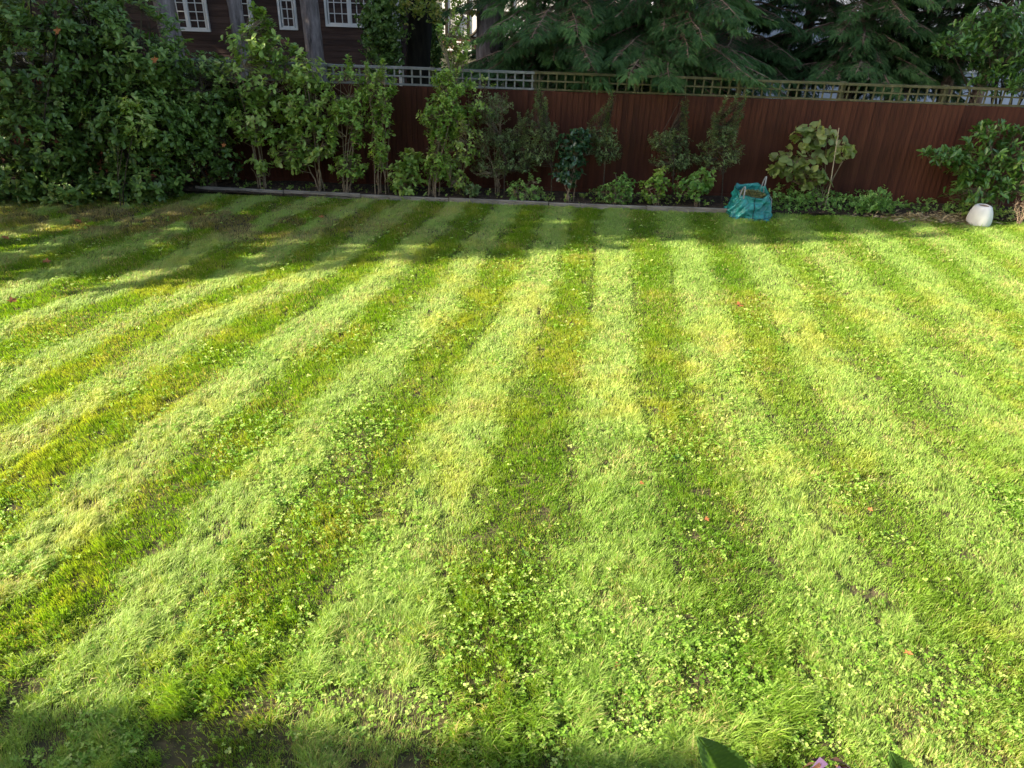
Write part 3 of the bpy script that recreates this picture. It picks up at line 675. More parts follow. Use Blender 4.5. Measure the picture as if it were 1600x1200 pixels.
def pine(px, py, Y, r, label, lean=0.0, h=11, bark='pine_bark', ctint=.5, crown=True):
    p = at(px, py, Y); x = p[0] - lean * p[2]; o = empty('pine_tree', (x, Y, 0), label, 'tree', 'tall pines beyond the fence')
    P = trunk_pts(x, Y, h, lean, .03, 26); V, F = bark_trunk(P, r, r * .55, 16, .05); mb = MB(); mb.add(V, F)
    E = []; D = []; 
    for i in range(16):
        z = rng.uniform(h * .66, h); a = rng.random() * 2 * pi; L = rng.uniform(1.0, 2.4); s = np.linspace(0, 1, 6)[:, None]
        b0 = np.array([np.interp(z, P[:, 2], P[:, 0]), Y, z]); d = np.array([cos(a), sin(a), .25]); B = b0 + s * L * d + [0, 0, 0.2] * s ** 2
        mb.tube(B, np.linspace(.05, .015, 6), 5)
        for q in B[2:]:
            e = q + rng.normal(size=(14, 3)) * .3; E.append(e); D.append(rng.normal(size=(14, 3)) + [0, 0, .6])
    mb.build('trunk', M[bark], o, smooth=True)
    E = np.vstack(E); D = np.vstack(D)
    V, T, ti = scatter(FROND, E, D, rng.normal(size=E.shape) + [0, 0, 1], rng.uniform(.25, .45, len(E)), rng.random(len(E)) * .6)
    link('crown', tri_mesh('crown', V, T, ti), M['conifer_leaf'], o)
pine(265, 60, 18.0, .24, 'leftmost tall pine trunk with grey ridged bark above the dark shrub', -.035)
pine(372, 50, 18.6, .17, 'slimmer dark pine trunk between the two left house windows', -.02)
pine(491, 60, 18.0, .21, 'straight grey pine trunk just left of the wide house window', -.01)
pine(763, 60, 16.9, .29, 'thick deeply ridged pine trunk beside the gap with the white window', .0)

def dark_tree():
    p = at(655, 60, 17.6); o = empty('ivy_clad_tree', (p[0], 17.6, 0), 'broad almost black tree trunk in the shaded gap right of the brown house', 'tree')
    P = trunk_pts(p[0], 17.6, 9, .0, .04, 16); V, F = bark_trunk(P, .27, .2, 14, .07); MB().add(V, F).build('trunk', M['black_bark'], o, smooth=True)
    E, d = ellipsoid_pts((p[0] + .2, 17.6, 7.4), (2.2, 2.2, 2.4), 500); V, T, ti = sprays(E, d, 10, .2, OVAL, .11)
    e2 = at(690, 25, 16.6); E2, d2 = ellipsoid_pts((e2[0], 16.7, e2[2] + .25), (.95, .6, .55), 110); V2, T2, t2 = sprays(E2, d2 + [0, 0, -.5], 8, .15, OVAL, .075)
    e3 = at(640, 18, 16.6); E3, d3 = ellipsoid_pts((e3[0], 16.6, e3[2] + .2), (.5, .4, .45), 60); V3, T3, t3 = sprays(E3, d3 + [0, 0, -.5], 8, .15, OVAL, .07)
    c = link('crown', tri_mesh('crown', *[(np.vstack([V, V2, V3])), np.vstack([T, T2 + len(V), T3 + len(V) + len(V2)])], np.concatenate([ti, t2, t3])), M['sun_leaf'], o)
dark_tree()

def holly(px, py, Y, rx, rz, label, name='evergreen_tree'):
    p = at(px, py, Y); o = empty(name, (p[0], Y, 0), label, 'tree')
    P = trunk_pts(p[0], Y, p[2] + rz, 0, .03, 8); V, F = bark_trunk(P, .08, .03, 8); MB().add(V, F).build('trunk', M['dark_twig'], o)
    E, d = ellipsoid_pts((p[0], Y, p[2]), (rx, rx * .8, rz), int(900 * rx * rz), .35); V, T, ti = sprays(E, d + [0, 0, -.3], 12, .18, OVAL, .075, tint=rng.random(len(E)) * .75)
    link('crown', tri_mesh('crown', V, T, ti), M['dark_leaf'], o)
holly(598, 30, 17.0, .55, 1.45, 'dark leafy evergreen tree hiding the right end of the wide house window')

holly(678, 70, 19.4, .3, 1.6, 'slim dark evergreen tree beside the brown house corner')

def conifer(x, y, h, r0, zlow, Lmax, label, nb=70, fr=.34, lean=0., bias=None, dead=0, tint=(0, .8), per=1.0, name='conifer_tree', group='conifers beyond the fence', droop=.35):
    o = empty(name, (x, y, 0), label, 'tree', group)
    P = trunk_pts(x, y, h, lean, .03, 18); V, F = bark_trunk(P, r0, r0 * .35, 12, .05); mb = MB(); mb.add(V, F)
    E = []; D = []; tt = []; tw = []
    for i in range(nb + dead):
        if i < nb: z = zlow + (h - zlow) * (rng.random() ** 1.8); a = rng.random() * 2 * pi
        else: z = rng.uniform(.8, zlow + .8); a = rng.random() * 2 * pi
        if bias is not None and i < nb and rng.random() < bias[1]: a = bias[0] + rng.normal() * .7
        L = Lmax * (1 - .75 * ((z - zlow) / (h - zlow)).clip(0, 1) if hasattr(z, 'clip') else Lmax) if False else Lmax * (1 - .7 * max(0, (z - zlow) / (h - zlow))) * rng.uniform(.7, 1.1)
        if i >= nb: L *= .5
        n = 8; s = np.linspace(0, 1, n)[:, None]; b0 = np.array([np.interp(z, P[:, 2], P[:, 0]), y, z]); d = np.array([cos(a), sin(a), 0])
        B = b0 + s * L * d + np.array([0, 0, 1]) * (.25 * s - droop * 1.6 * s ** 2) * L * .55 + rng.normal(size=(n, 3)) * .02 * s
        bk = (B[:, 2] > 2.1) | (B[:, 1] > FY + .3); nn = n if bk.all() else max(2, int(np.argmin(bk))); mb.tube(B[:nn], (np.linspace(.026, .004, n) * (1 if i < nb else .7))[:nn], 4)
        if i >= nb: continue
        m = int(L * 95 * per); q = .12 + .88 * rng.random(m) ** .75; bp = np.stack([np.interp(q, s[:, 0], B[:, c]) for c in range(3)], -1)
        lat = np.array([-sin(a), cos(a), 0]); sg = rng.choice([-1, 1], m); ll = (.42 * L * (1 - q) + .08) * rng.random(m)
        off = lat * (sg * ll)[:, None] + np.array([0, 0, -1]) * (ll * .35)[:, None]
        E.append(bp + off); D.append(d * .8 + lat * (sg * rng.uniform(.2, .9, m))[:, None] + np.array([0, 0, -.25 - .2 * rng.random()]) + rng.normal(size=(m, 3)) * .18)
        b = rng.random(); tt.append(np.clip(b * .55 + .45 * q * rng.random(m), 0, 1)); tw.append(np.stack([bp, bp + off], 1))
    tw = np.vstack(tw)[::3]; tw = tw[(tw[:, 1, 2] > 2.1) | (tw[:, 1, 1] > FY + .45)]; tv, tf = fast_tubes(tw, .004, .002); mb.add(tv, tf)
    mb.build('trunk', M['brown_bark'], o, smooth=True)
    E = np.vstack(E); D = np.vstack(D); tt = tint[0] + (tint[1] - tint[0]) * np.concatenate(tt)
    kp = (E[:, 2] > 1.88 + .2 * noise(E[:, 0], E[:, 1], 2.2)) | (E[:, 1] > FY + .45); E, D, tt = E[kp], D[kp], tt[kp]
    N = rng.normal(size=E.shape) * .28 + [0, 0, 1]
    V, T, ti = scatter(FROND, E, D, N, fr * .46 * rng.uniform(.6, 1.25, len(E)), tt)
    link('crown', tri_mesh('crown', V, T, ti), M['conifer_leaf'], o)
    return o
# the big one whose drooping branches hang over the fence
xx = lambda px, py, Y: at(px, py, Y)[0]
conifer(xx(880, 40, 16.6), 16.4, 8.5, .16, 1.95, 2.45, 'dense dark conifer drooping over the trellis right of the thick pine', 120, .36, bias=(-pi / 2, .35), tint=(.1, .95), per=1.5)
conifer(xx(1040, 40, 16.5), 16.3, 9, .17, 1.8, 2.6, 'dense conifer whose low branches hide the trellis mid fence', 130, .36, bias=(-pi / 2, .4), tint=(.1, .95), per=1.5)
conifer(xx(1150, 40, 18.2), 18.2, 9, .13, 1.9, 1.8, 'thin conifer with a bare trunk right of the sunlit yellow gap', 95, .32, dead=16, per=1.7, tint=(0, .7))
conifer(xx(1262, 40, 18.8), 18.8, 9, .15, 1.7, 1.9, 'thin conifer standing behind the start of the right trellis', 115, .32, dead=14, per=1.7, tint=(0, .7))
conifer(xx(1350, 20, 17.6), 17.6, 9, .14, 2.1, 1.9, 'conifer with a paler leaning trunk above the vine', 115, .32, dead=14, lean=.03, per=1.7, tint=(.05, .8))
conifer(xx(1410, 70, 18.6), 18.6, 9, .11, 1.7, 1.8, 'slender conifer behind the trellis between vine and laurel', 90, .32, dead=12, per=1.7, tint=(0, .75))
conifer(xx(1490, 50, 18.0), 17.6, 9, .14, 2.2, 1.8, 'slender conifer with bare lower trunk left of the overhanging laurel', 80, .32, dead=12, per=1.7, tint=(0, .75))
conifer(xx(1570, 20, 17.3), 17.3, 9, .14, 2.6, 1.9, 'conifer with a warm brown trunk behind the overhanging laurel', 80, .32, dead=12, per=1.6, tint=(0, .7))

def broad_tree(x, y, h, r, label, mat, leaf=.12, n=700, zc=None, group='leafy trees standing further back', name='leafy_tree', tl=9, twig=.2, trunk='brown_bark', tr=.14, yr=None, tint=None):
    o = empty(name, (x, y, 0), label, 'tree', group); zc = zc or h * .6
    P = trunk_pts(x, y, h * .8, 0, .06, 12); V, F = bark_trunk(P, tr, tr * .4, 10); mb = MB(); mb.add(V, F); E = []; D = []
    for i in range(18):
        a = rng.random() * 2 * pi; e = rng.uniform(-.5, 1.0); c = np.array([x + cos(a) * r * .6 * cos(e), y + sin(a) * (yr or r) * .6 * cos(e), zc + (h - zc) * .6 * sin(e) * 1.2])
        b = P[rng.integers(3, 9)]; s = np.linspace(0, 1, 6)[:, None]; mb.tube(b + (c - b) * s + [0, 0, .2] * (s * (1 - s)), np.linspace(.04, .012, 6), 4)
        q, d = ellipsoid_pts(c, (r * .45, r * .45, (h - zc) * .42), n // 18, .4); E.append(q); D.append(d)
    mb.build('trunk', M[trunk], o, smooth=True); E = np.vstack(E); D = np.vstack(D)
    V, T, ti = sprays(E, D, tl, twig, OVAL, leaf, tint=tint); link('crown', tri_mesh('crown', V, T, ti), M[mat], o); return o
# dark wall of trees far behind
bt = [(-19, 19, 5, 'dark leafy tree at the far left edge beyond the shrubs'), (-.2, 29, 4.5, 'dark leafy tree in front of the distant timbered house, left of the gap'), (4.2, 23.5, 4.6, 'dark leafy tree behind the drooping conifers'),
      (6.6, 28, 5, 'leafy tree catching sunlight in the small gap right of the drooping conifers'), (1.2, 22.0, 4.6, 'dark leafy tree behind the thick ridged pine')]
for i, (x, y, h, lab) in enumerate(bt[:1] + bt[2:3] + bt[4:]):
    broad_tree(x, y, h, 2.4, lab, 'far_leaf', .14, 700, zc=2.2)
yl = at(5, 70, 15.6); broad_tree(yl[0] - .2, 15.6, yl[2] + 1.6, 1.1, 'sunlit yellow green tree glimpsed behind the dark shrub at the left edge', 'sun_leaf', .09, 500, zc=yl[2], name='sun_toned_tree', group=None)  # sunlight on this tree comes from its leaf colour
yt = at(1120, 55, 22.0); broad_tree(yt[0], 22.0, yt[2] + 1.4, .9, 'small sunlit yellow green tree in the gap between the conifers', 'sun_leaf', .09, 500, zc=yt[2], name='sun_toned_tree', group=None)
# tall trees on the left boundary, outside the frame, whose shade lies along the far end of the lawn
def boundary_tree(x, y, h, r, lab, n=1000):
    o = empty('boundary_tree', (x, y, 0), lab, 'tree', 'tall trees on the left boundary')
    P = trunk_pts(x, y, h - 1, 0, .06, 12); V, F = bark_trunk(P, .22, .08, 10); mb = MB(); mb.add(V, F)
    z = 1.2 + (h - 1.2) * rng.random(n) ** .62; a = rng.random(n) * 2 * pi; rr = r * (.35 + .65 * rng.random(n)) * np.clip((h - z) / 3.0, .15, 1) ** .5 * (.8 + .4 * noise(a * 1.5, z * .8, 1, y))
    d = np.stack([np.cos(a), np.sin(a), 0 * a + .2], -1); E = np.stack([x + rr * np.cos(a), y + rr * np.sin(a), z], -1)
    b0 = np.stack([np.full(n, x), np.full(n, y), np.clip(z - .5, .3, h - 1.2)], -1)[::6]; tv, tf = fast_tubes(np.stack([b0, E[::6]], 1), .03, .008); mb.add(tv, tf)
    mb.build('trunk', M['brown_bark'], o, smooth=True)
    V, T, ti = sprays(E, d, 12, .45, OVAL, .3); link('crown', tri_mesh('crown', V, T, ti), M['far_leaf'], o)
for (x, y, h, lab) in ((-14.2, 9.05, 19, 'tall tree of the left boundary nearest the lawn, shading its far end'), (-14.6, 11.3, 19, 'tall tree of the left boundary level with the border'), (-14.6, 13.8, 19, 'tall tree of the left boundary behind the big shrub'),
                       (-16.6, 16.6, 18, 'tall tree of the left boundary just beyond the fence line'), (-17.6, 19.6, 17, 'tall tree of the left boundary beside the brown house'), (-18.2, 22.6, 16, 'farthest tall tree of the left boundary')):
    boundary_tree(x, y, h, 2.05, lab, 1900)

# ------------------------------------------------------------------ shrubs and plants of the border
def B(px, py, Y, rx, ry, rz): return (at(px, py, Y), (rx, ry, rz))
# big dark evergreen mass on the left
shrub('evergreen_shrub', 'huge dark glossy evergreen shrub filling the left corner of the garden', 'shrub', (at(60, 318)[0], 13.1, 0),
      [B(60, 95, 13.4, 1.1, .8, 1.15), B(120, 40, 13.5, .9, .6, .6), B(60, 215, 13.2, 1.1, .8, .75), B(20, 285, 13.0, .8, .6, .4), B(100, 290, 13.0, .8, .5, .35)], 10, .1, OVAL, 'dark_leaf', 10, 'dark_twig', n_spray=1700, twig=.16, stem_r=.03, gaps=.31)
shrub('evergreen_shrub', 'dark glossy evergreen shrub with a paler leafy shoot, right half of the left mass', 'shrub', (at(215, 316)[0], 13.25, 0),
      [B(195, 80, 13.7, 1.0, .7, 1.0), B(215, 195, 13.35, .95, .7, .8), B(205, 285, 13.15, .95, .5, .4)], 10, .1, OVAL, 'dark_leaf', 10, 'dark_twig', n_spray=1350, twig=.16, stem_r=.028, gaps=.31)
shrub('evergreen_shrub', 'dark evergreen shrub below the slimmer pine, leaves hanging to the edging', 'shrub', (at(320, 305)[0], 13.9, 0),
      [B(315, 150, 14.0, .75, .55, .75), B(320, 245, 13.9, .75, .5, .55), B(300, 200, 13.75, .6, .4, .7)], 11, .08, OVAL, 'dark_leaf', 8, 'dark_twig', n_spray=700, twig=.15, stem_r=.02, gaps=.31)
shrub('leafy_shoot', 'paler green leafy shoot standing out from the middle of the dark left shrub', 'shrub', (at(205, 316)[0], 12.75, 0),
      [B(215, 200, 12.85, .35, .25, .3), B(205, 165, 12.85, .2, .2, .15)], 10, .085, OVAL, 'mid_leaf', 3, 'dark_twig', n_spray=60, twig=.14, stem_r=.01)
# tall pale green shrubs
shrub('tall_shrub', 'tall pale green shrub whose shoots rise in front of the slim pine trunk', 'shrub', (at(410, 301)[0], 13.95, 0),
      [B(400, 70, 14.05, .55, .35, .35), B(395, 125, 14.0, .7, .4, .4), B(400, 190, 13.95, .55, .4, .45), B(405, 262, 13.9, .3, .2, .2)], 8, .095, OVAL, 'mid_leaf', 6, n_spray=330, twig=.16, whips=4, whip_h=.45, stem_r=.014)
shrub('tall_shrub', 'green shrub with loose arching top below the straight pine trunk', 'shrub', (at(500, 302)[0], 13.95, 0),
      [B(470, 110, 14.1, .5, .35, .3), B(480, 165, 14.0, .6, .4, .4), B(490, 220, 13.95, .5, .35, .4), B(455, 235, 14.0, .4, .3, .4)], 8, .095, OVAL, 'mid_leaf', 6, n_spray=330, twig=.15, whips=3, whip_h=.4, stem_r=.014)
shrub('privet_shrub', 'upright light green shrub on thin fanning stems left of the fence gap', 'shrub', (at(545, 306)[0], 13.85, 0),
      [B(545, 140, 13.95, .45, .3, .4), B(545, 195, 13.9, .42, .3, .45), B(545, 262, 13.85, .33, .25, .28)], 9, .062, OVAL, 'light_leaf', 9, n_spray=420, twig=.13, whips=2, whip_h=.3, whorl=.35)
shrub('privet_shrub', 'narrow light green shrub with bare straight stems at the edge of the fence gap', 'shrub', (at(597, 308)[0], 13.85, 0),
      [B(590, 140, 13.95, .32, .25, .35), B(596, 190, 13.9, .26, .22, .4), B(592, 240, 13.85, .2, .18, .3)], 9, .06, OVAL, 'light_leaf', 8, n_spray=230, twig=.12, whips=2, whip_h=.3, whorl=.35)
shrub('laurel_shrub', 'low young laurel with large mid green leaves in the fence gap', 'shrub', (at(632, 310)[0], 13.85, 0),
      [B(632, 280, 13.85, .36, .25, .3), B(640, 250, 13.9, .25, .2, .2)], 9, .095, OVAL, 'mid_leaf', 5, n_spray=75, twig=.12)
shrub('privet_shrub', 'tall light green shrub on a sheaf of pale stems right of the fence gap', 'shrub', (at(678, 306)[0], 13.85, 0),
      [B(690, 180, 13.9, .42, .3, .5), B(705, 130, 13.95, .35, .3, .3), B(685, 260, 13.85, .3, .22, .3)], 9, .064, OVAL, 'light_leaf', 11, n_spray=430, twig=.13, whips=4, whip_h=.45, whorl=.35)
shrub('tall_shrub', 'loose mid green shrub with yellowing top shoots in front of the white window', 'shrub', (at(715, 308)[0], 14.05, 0),
      [B(715, 70, 14.1, .3, .25, .45), B(745, 150, 14.05, .4, .3, .4), B(725, 225, 13.95, .35, .25, .5), B(715, 280, 13.85, .25, .2, .2)], 9, .062, OVAL, 'mid_leaf', 7, n_spray=300, twig=.15, whips=4, whip_h=.4)
shrub('olive_shrub', 'dull green narrow leaved shrub climbing the fence right of the pale stems', 'shrub', (at(775, 312)[0], 14.1, 0),
      [B(770, 170, 14.15, .35, .2, .35), B(770, 225, 14.1, .42, .22, .35), B(765, 262, 14.05, .38, .22, .2)], 12, .042, THIN, 'fine_leaf', 7, n_spray=420, twig=.13, whorl=.2)
shrub('silver_plant', 'small grey green plant at the edging left of the staked trees', 'plant', (at(735, 308)[0], 13.72, 0),
      [B(735, 297, 13.75, .16, .12, .13)], 9, .06, OVAL, 'fine_leaf', 3, n_spray=30, twig=.08)
# small standard trees on clear stems
def standard(px, topy, crown, label, basepy, Y=14.0, whips=6, wh=.4, n=260, h=None):
    wh += .12; n = int(n * .8)
    b = (at(px, basepy, Y)[0], Y, 0); top = at(px, topy, Y); top = np.array([b[0] + (top[0] - b[0]) * .6, Y, top[2]])
    return shrub('standard_tree', label, 'small tree', b, crown, 11, .05, THIN, 'fine_leaf', 8, 'dark_twig', 'young standard trees along the fence', n_spray=n, twig=.12, whips=whips, whip_h=wh, whorl=.15, single=top, stem_r=.009, rise=.7)
standard(788, 268, [B(800, 255, 14.0, .42, .25, .17), B(790, 220, 14.0, .3, .2, .2)], 'young standard tree with a wide low grey green head, leftmost of the row', 318, n=230, whips=5)
standard(861, 262, [B(835, 235, 14.05, .42, .25, .26), B(850, 205, 14.05, .32, .2, .22)], 'young standard tree on a thin stake with upright whips behind the low bush', 322, n=260, whips=7, wh=.5)
standard(943, 240, [B(945, 235, 14.1, .38, .25, .2), B(940, 210, 14.1, .28, .2, .2)], 'young standard tree with two long whips right of the glossy camellia', 318, n=230, whips=5, wh=.45)
standard(1050, 255, [B(1055, 250, 14.15, .45, .25, .22), B(1045, 220, 14.15, .4, .22, .22)], 'young standard tree with a broad thin head tangled into its right neighbour', 318, n=300, whips=7, wh=.4)
standard(1126, 272, [B(1125, 240, 14.05, .45, .28, .3), B(1130, 205, 14.05, .3, .2, .25)], 'young standard tree on a bare pale stem just left of the teal bag', 325, n=330, whips=7, wh=.5)
shrub('camellia', 'upright camellia with large dark shiny leaves and a bare base', 'shrub', (at(892, 322)[0], 13.8, 0),
      [B(895, 235, 13.9, .3, .2, .3), B(885, 272, 13.85, .27, .2, .2), B(905, 215, 13.9, .2, .15, .15)], 8, .08, WIDE, 'camellia_leaf', 5, n_spray=130, twig=.12, jit=.4, gaps=.15)
low = [(820, 300, .42, .24, 'cover_leaf', .036, 'low rounded bright green bush below the second staked tree', 150), (960, 303, .42, .25, 'cover_leaf', .045, 'low bright green bush spilling over the edging right of the camellia', 130),
       (1022, 295, .3, .28, 'light_leaf', .055, 'loose pale green rose bush between two low bushes', 80), (1085, 292, .38, .26, 'cover_leaf', .065, 'low leafy bush with broad toothed leaves under the tangled trees', 90)]
for (px, py, rx, rz, mt, ls, lab, n) in low:
    shrub('low_bush', lab, 'bush', (at(px, 320)[0], 13.75, 0), [B(px, py, 13.82, rx, .22, rz), B(px + 12, py - 10, 13.85, rx * .6, .2, rz)], 10, ls, WIDE, mt, 7, n_spray=n, twig=.09, whorl=.3, stem_r=.006)
# vine with big lobed leaves
shrub('vine', 'sprawling vine with large yellowish lobed leaves against the fence', 'vine', (at(1268, 312)[0], 14.1, 0),
      [B(1270, 215, 14.15, .42, .2, .2), B(1245, 245, 14.1, .5, .22, .22), B(1265, 280, 14.0, .32, .2, .25), B(1310, 235, 14.1, .3, .18, .2), B(1215, 268, 14.0, .22, .15, .12)], 4, .115, LOBED, 'vine_leaf', 9, n_spray=150, twig=.12, spread=.8, jit=.35, whorl=.3, rise=0, gaps=.28)
c0 = at(1297, 290, 13.95); c1 = at(1311, 200, 13.95); o = MB().tube([c0 * [1, 1, 0] , c0, (c0 + c1) / 2, c1], [.009, .009, .008, .006], 7).build('garden_cane', M['cane']); tag(o, 'thin pale cane leaning up through the vine leaves', 'cane')
# laurels right
shrub('laurel_shrub', 'large glossy laurel bush in front of the fence behind the white pot', 'shrub', (at(1530, 325)[0], 14.0, 0),
      [B(1535, 250, 14.0, .6, .35, .33), B(1475, 243, 13.95, .4, .25, .14), B(1590, 235, 14.0, .4, .35, .38), B(1545, 205, 14.0, .25, .25, .14), B(1520, 300, 13.85, .5, .3, .22), B(1590, 290, 13.8, .35, .3, .25)], 8, .12, NARROW, 'laurel_leaf', 11, n_spray=330, twig=.16, spread=.65)
shrub('laurel_tree', 'big glossy laurel leaning over the trellis at the right end of the fence', 'tree', (at(1600, 120, 15.4)[0], 15.4, 0),
      [B(1570, 85, 14.8, .55, .5, .3), B(1610, 50, 14.9, .8, .6, .5), B(1590, 128, 14.5, .4, .3, .16), B(1500, 70, 15.0, .5, .35, .22), B(1545, 40, 15.2, .6, .4, .3), B(1560, 120, 14.9, .5, .4, .3), B(1660, 110, 14.8, .6, .5, .5)], 8, .125, NARROW, 'laurel_leaf', 8, 'dark_twig', n_spray=400, twig=.17, spread=.65, stem_r=.03, zmin=1.6)

# leafy ground cover at the foot of the fence, right half
def cover(name, label, cat, regions, tpl, mat, size, n, kind='stuff', hz=.16):
    E = []; 
    for (px0, px1, Y0, Y1, hh, k) in regions:
        x0 = at(px0, 330)[0]; x1 = at(px1, 330)[0]; x = rng.uniform(x0, x1, k); y = rng.uniform(Y0, Y1, k); z = hh * rng.random(k) * (.3 + fbm(x, y, 2.2, 60)); E.append(np.stack([x, y, z + .02], -1))
    E = np.vstack(E); D = rng.normal(size=E.shape) * .6 + [0, -.2, 1]
    V, T, ti = sprays(E, D, n, .07, tpl, size); o = link(name, tri_mesh(name, V, T, ti), M[mat]); tag(o, label, cat, kind=kind)
cover('ground_cover', 'leafy bright green ground cover between the teal bag and the laurel', 'ground cover', [(1205, 1390, 13.62, 14.3, .38, 520), (1340, 1375, 13.7, 14.0, .55, 90), (1380, 1500, 13.8, 14.3, .2, 140)], OVAL, 'cover_leaf', .045, 8)
cover('border_weeds', 'sparse small weeds and seedlings along the timber edging', 'weeds', [(330, 700, 13.75, 14.3, .12, 90), (700, 1140, 13.7, 14.2, .14, 130), (1480, 1600, 13.6, 13.9, .25, 120)], OVAL, 'mid_leaf', .05, 7)
# leaf litter
def litter():
    n = 1500; x = rng.uniform(-8, 10, n); y = rng.uniform(13.5, 14.4, n); 
    n2 = 260; x2 = rng.uniform(-9, -1.5, n2); y2 = rng.uniform(12.2, 13.6, n2) ; x = np.r_[x, x2]; y = np.r_[y, y2]; n += n2
    P = np.stack([x, y, .05 + .03 * rng.random(n) * (y > 13.5)], -1); V, T, ti = scatter(OVAL, P, rng.normal(size=(n, 3)) * [1, 1, .2], rng.normal(size=(n, 3)) * .35 + [0, 0, 1], rng.uniform(.02, .05, n), rng.random(n) * .7)
    m = leaf_mat('brown_litter', [(.05, .03, .02), (.14, .085, .05), (.3, .2, .13)], .8, .1)
    o = link('leaf_litter', tri_mesh('leaf_litter', V, T, ti), m); tag(o, 'brown dead leaves lying over the border soil', 'leaf litter', kind='stuff')
    n = 900; c = at(1440, 345); c2 = at(1500, 352); x = np.r_[rng.normal(c[0], .5, n // 2), rng.normal(c2[0], .25, n // 2)]; y = rng.normal(13.55, .12, n); P = np.stack([x, y, .02 + .05 * rng.random(n)], -1)
    V, T, ti = scatter(THIN, P, rng.normal(size=(n, 3)) * [1, .6, .15], [0, 0, 1] + rng.normal(size=(n, 3)) * .3, rng.uniform(.08, .18, n), rng.random(n))
    V = V; m = leaf_mat('dry_clippings', [(.16, .12, .06), (.3, .23, .12), (.42, .35, .2)], .8, .15)
    o = link('dry_clippings', tri_mesh('dry_clippings', V, T, ti), m); tag(o, 'brown dried grass clippings heaped at the bed edge left of the white pot', 'clippings', kind='stuff')
litter()

def dead_plant():
    b = at(1592, 352); mb = MB(); b[2] = 0
    for i in range(9):
        a = rng.normal() * .5; s = np.linspace(0, 1, 6)[:, None]; h = rng.uniform(.3, .55); P = b + s * np.array([a * .35, rng.normal() * .1, h]) + rng.normal(size=(6, 3)) * .012; mb.tube(P, np.linspace(.006, .002, 6), 4)
        for k in (2, 3, 4, 5):
            for q in range(3): e = P[k] + rng.normal(size=3) * .06 + [0, 0, .05]; mb.tube([P[k], e], [.003, .001], 3)
    o = mb.build('dead_plant', M['dry_twig']); tag(o, 'dry brown leafless plant at the right edge beyond the white pot', 'dead plant')
dead_plant()

# ------------------------------------------------------------------ fallen oak leaves
fl = [(80, 414, .11, 'orange brown fallen leaf in the left of the lawn, nearest the dark stripe end'), (12, 378, .12, 'orange fallen leaf at the left edge of the lawn by the shrubs'), (28, 474, .10, 'brown fallen leaf on the sunlit grass at the left edge'),
      (125, 352, .12, 'pale curled fallen leaf on the shaded worn grass at left'), (505, 344, .09, 'small orange fallen leaf near the edging below the tall shrubs'), (1160, 482, .11, 'reddish brown fallen leaf alone in the sunny right lawn'),
      (962, 1050, .045, 'small reddish fallen leaf low in the middle foreground'), (1100, 815, .05, 'small red brown fallen leaf right of the middle'), (1410, 1025, .05, 'small orange fallen leaf in the lower right grass'),
      (1005, 762, .045, 'tiny reddish fallen leaf in the middle of the lawn'), (1360, 805, .045, 'tiny brown fallen leaf on the right dark stripe'), (1150, 1128, .05, 'curled pale fallen leaf above the big green foreground leaf')]
for (px, py, s, lab) in fl:
    p = at(px, py); a = rng.random() * 6.3; V, T, ti = scatter(OAK, np.array([[0., 0, .0]]), np.array([[cos(a), sin(a), .15]]), np.array([[rng.normal() * .3, -.3, 1]]), [s], np.array([rng.random()]))
    o = link('fallen_leaf', tri_mesh('fallen_leaf', V, T, ti), M['oak_leaf']); o.location = (p[0], p[1], .045); tag(o, lab, 'leaf', 'fallen leaves on the lawn')
for (px, py, Y, s, lab) in ((86, 51, 12.35, .13, 'bright orange leaf caught high in the dark left shrub'), (238, 96, 12.75, .13, 'orange leaf caught in the dark shrub below the left pine'), (347, 228, 13.2, .09, 'small pinkish leaf caught low in the dark shrub')):
    p = at(px, py, Y); V, T, ti = scatter(OAK, np.array([[0., 0, 0]]), np.array([[.8, -.3, .4]]), np.array([[.1, -1, .5]]), [s], np.array([.7]))
    o = link('caught_leaf', tri_mesh('caught_leaf', V, T, ti), M['oak_leaf']); o.location = tuple(p); tag(o, lab, 'leaf', 'dead leaves caught in the shrubs')

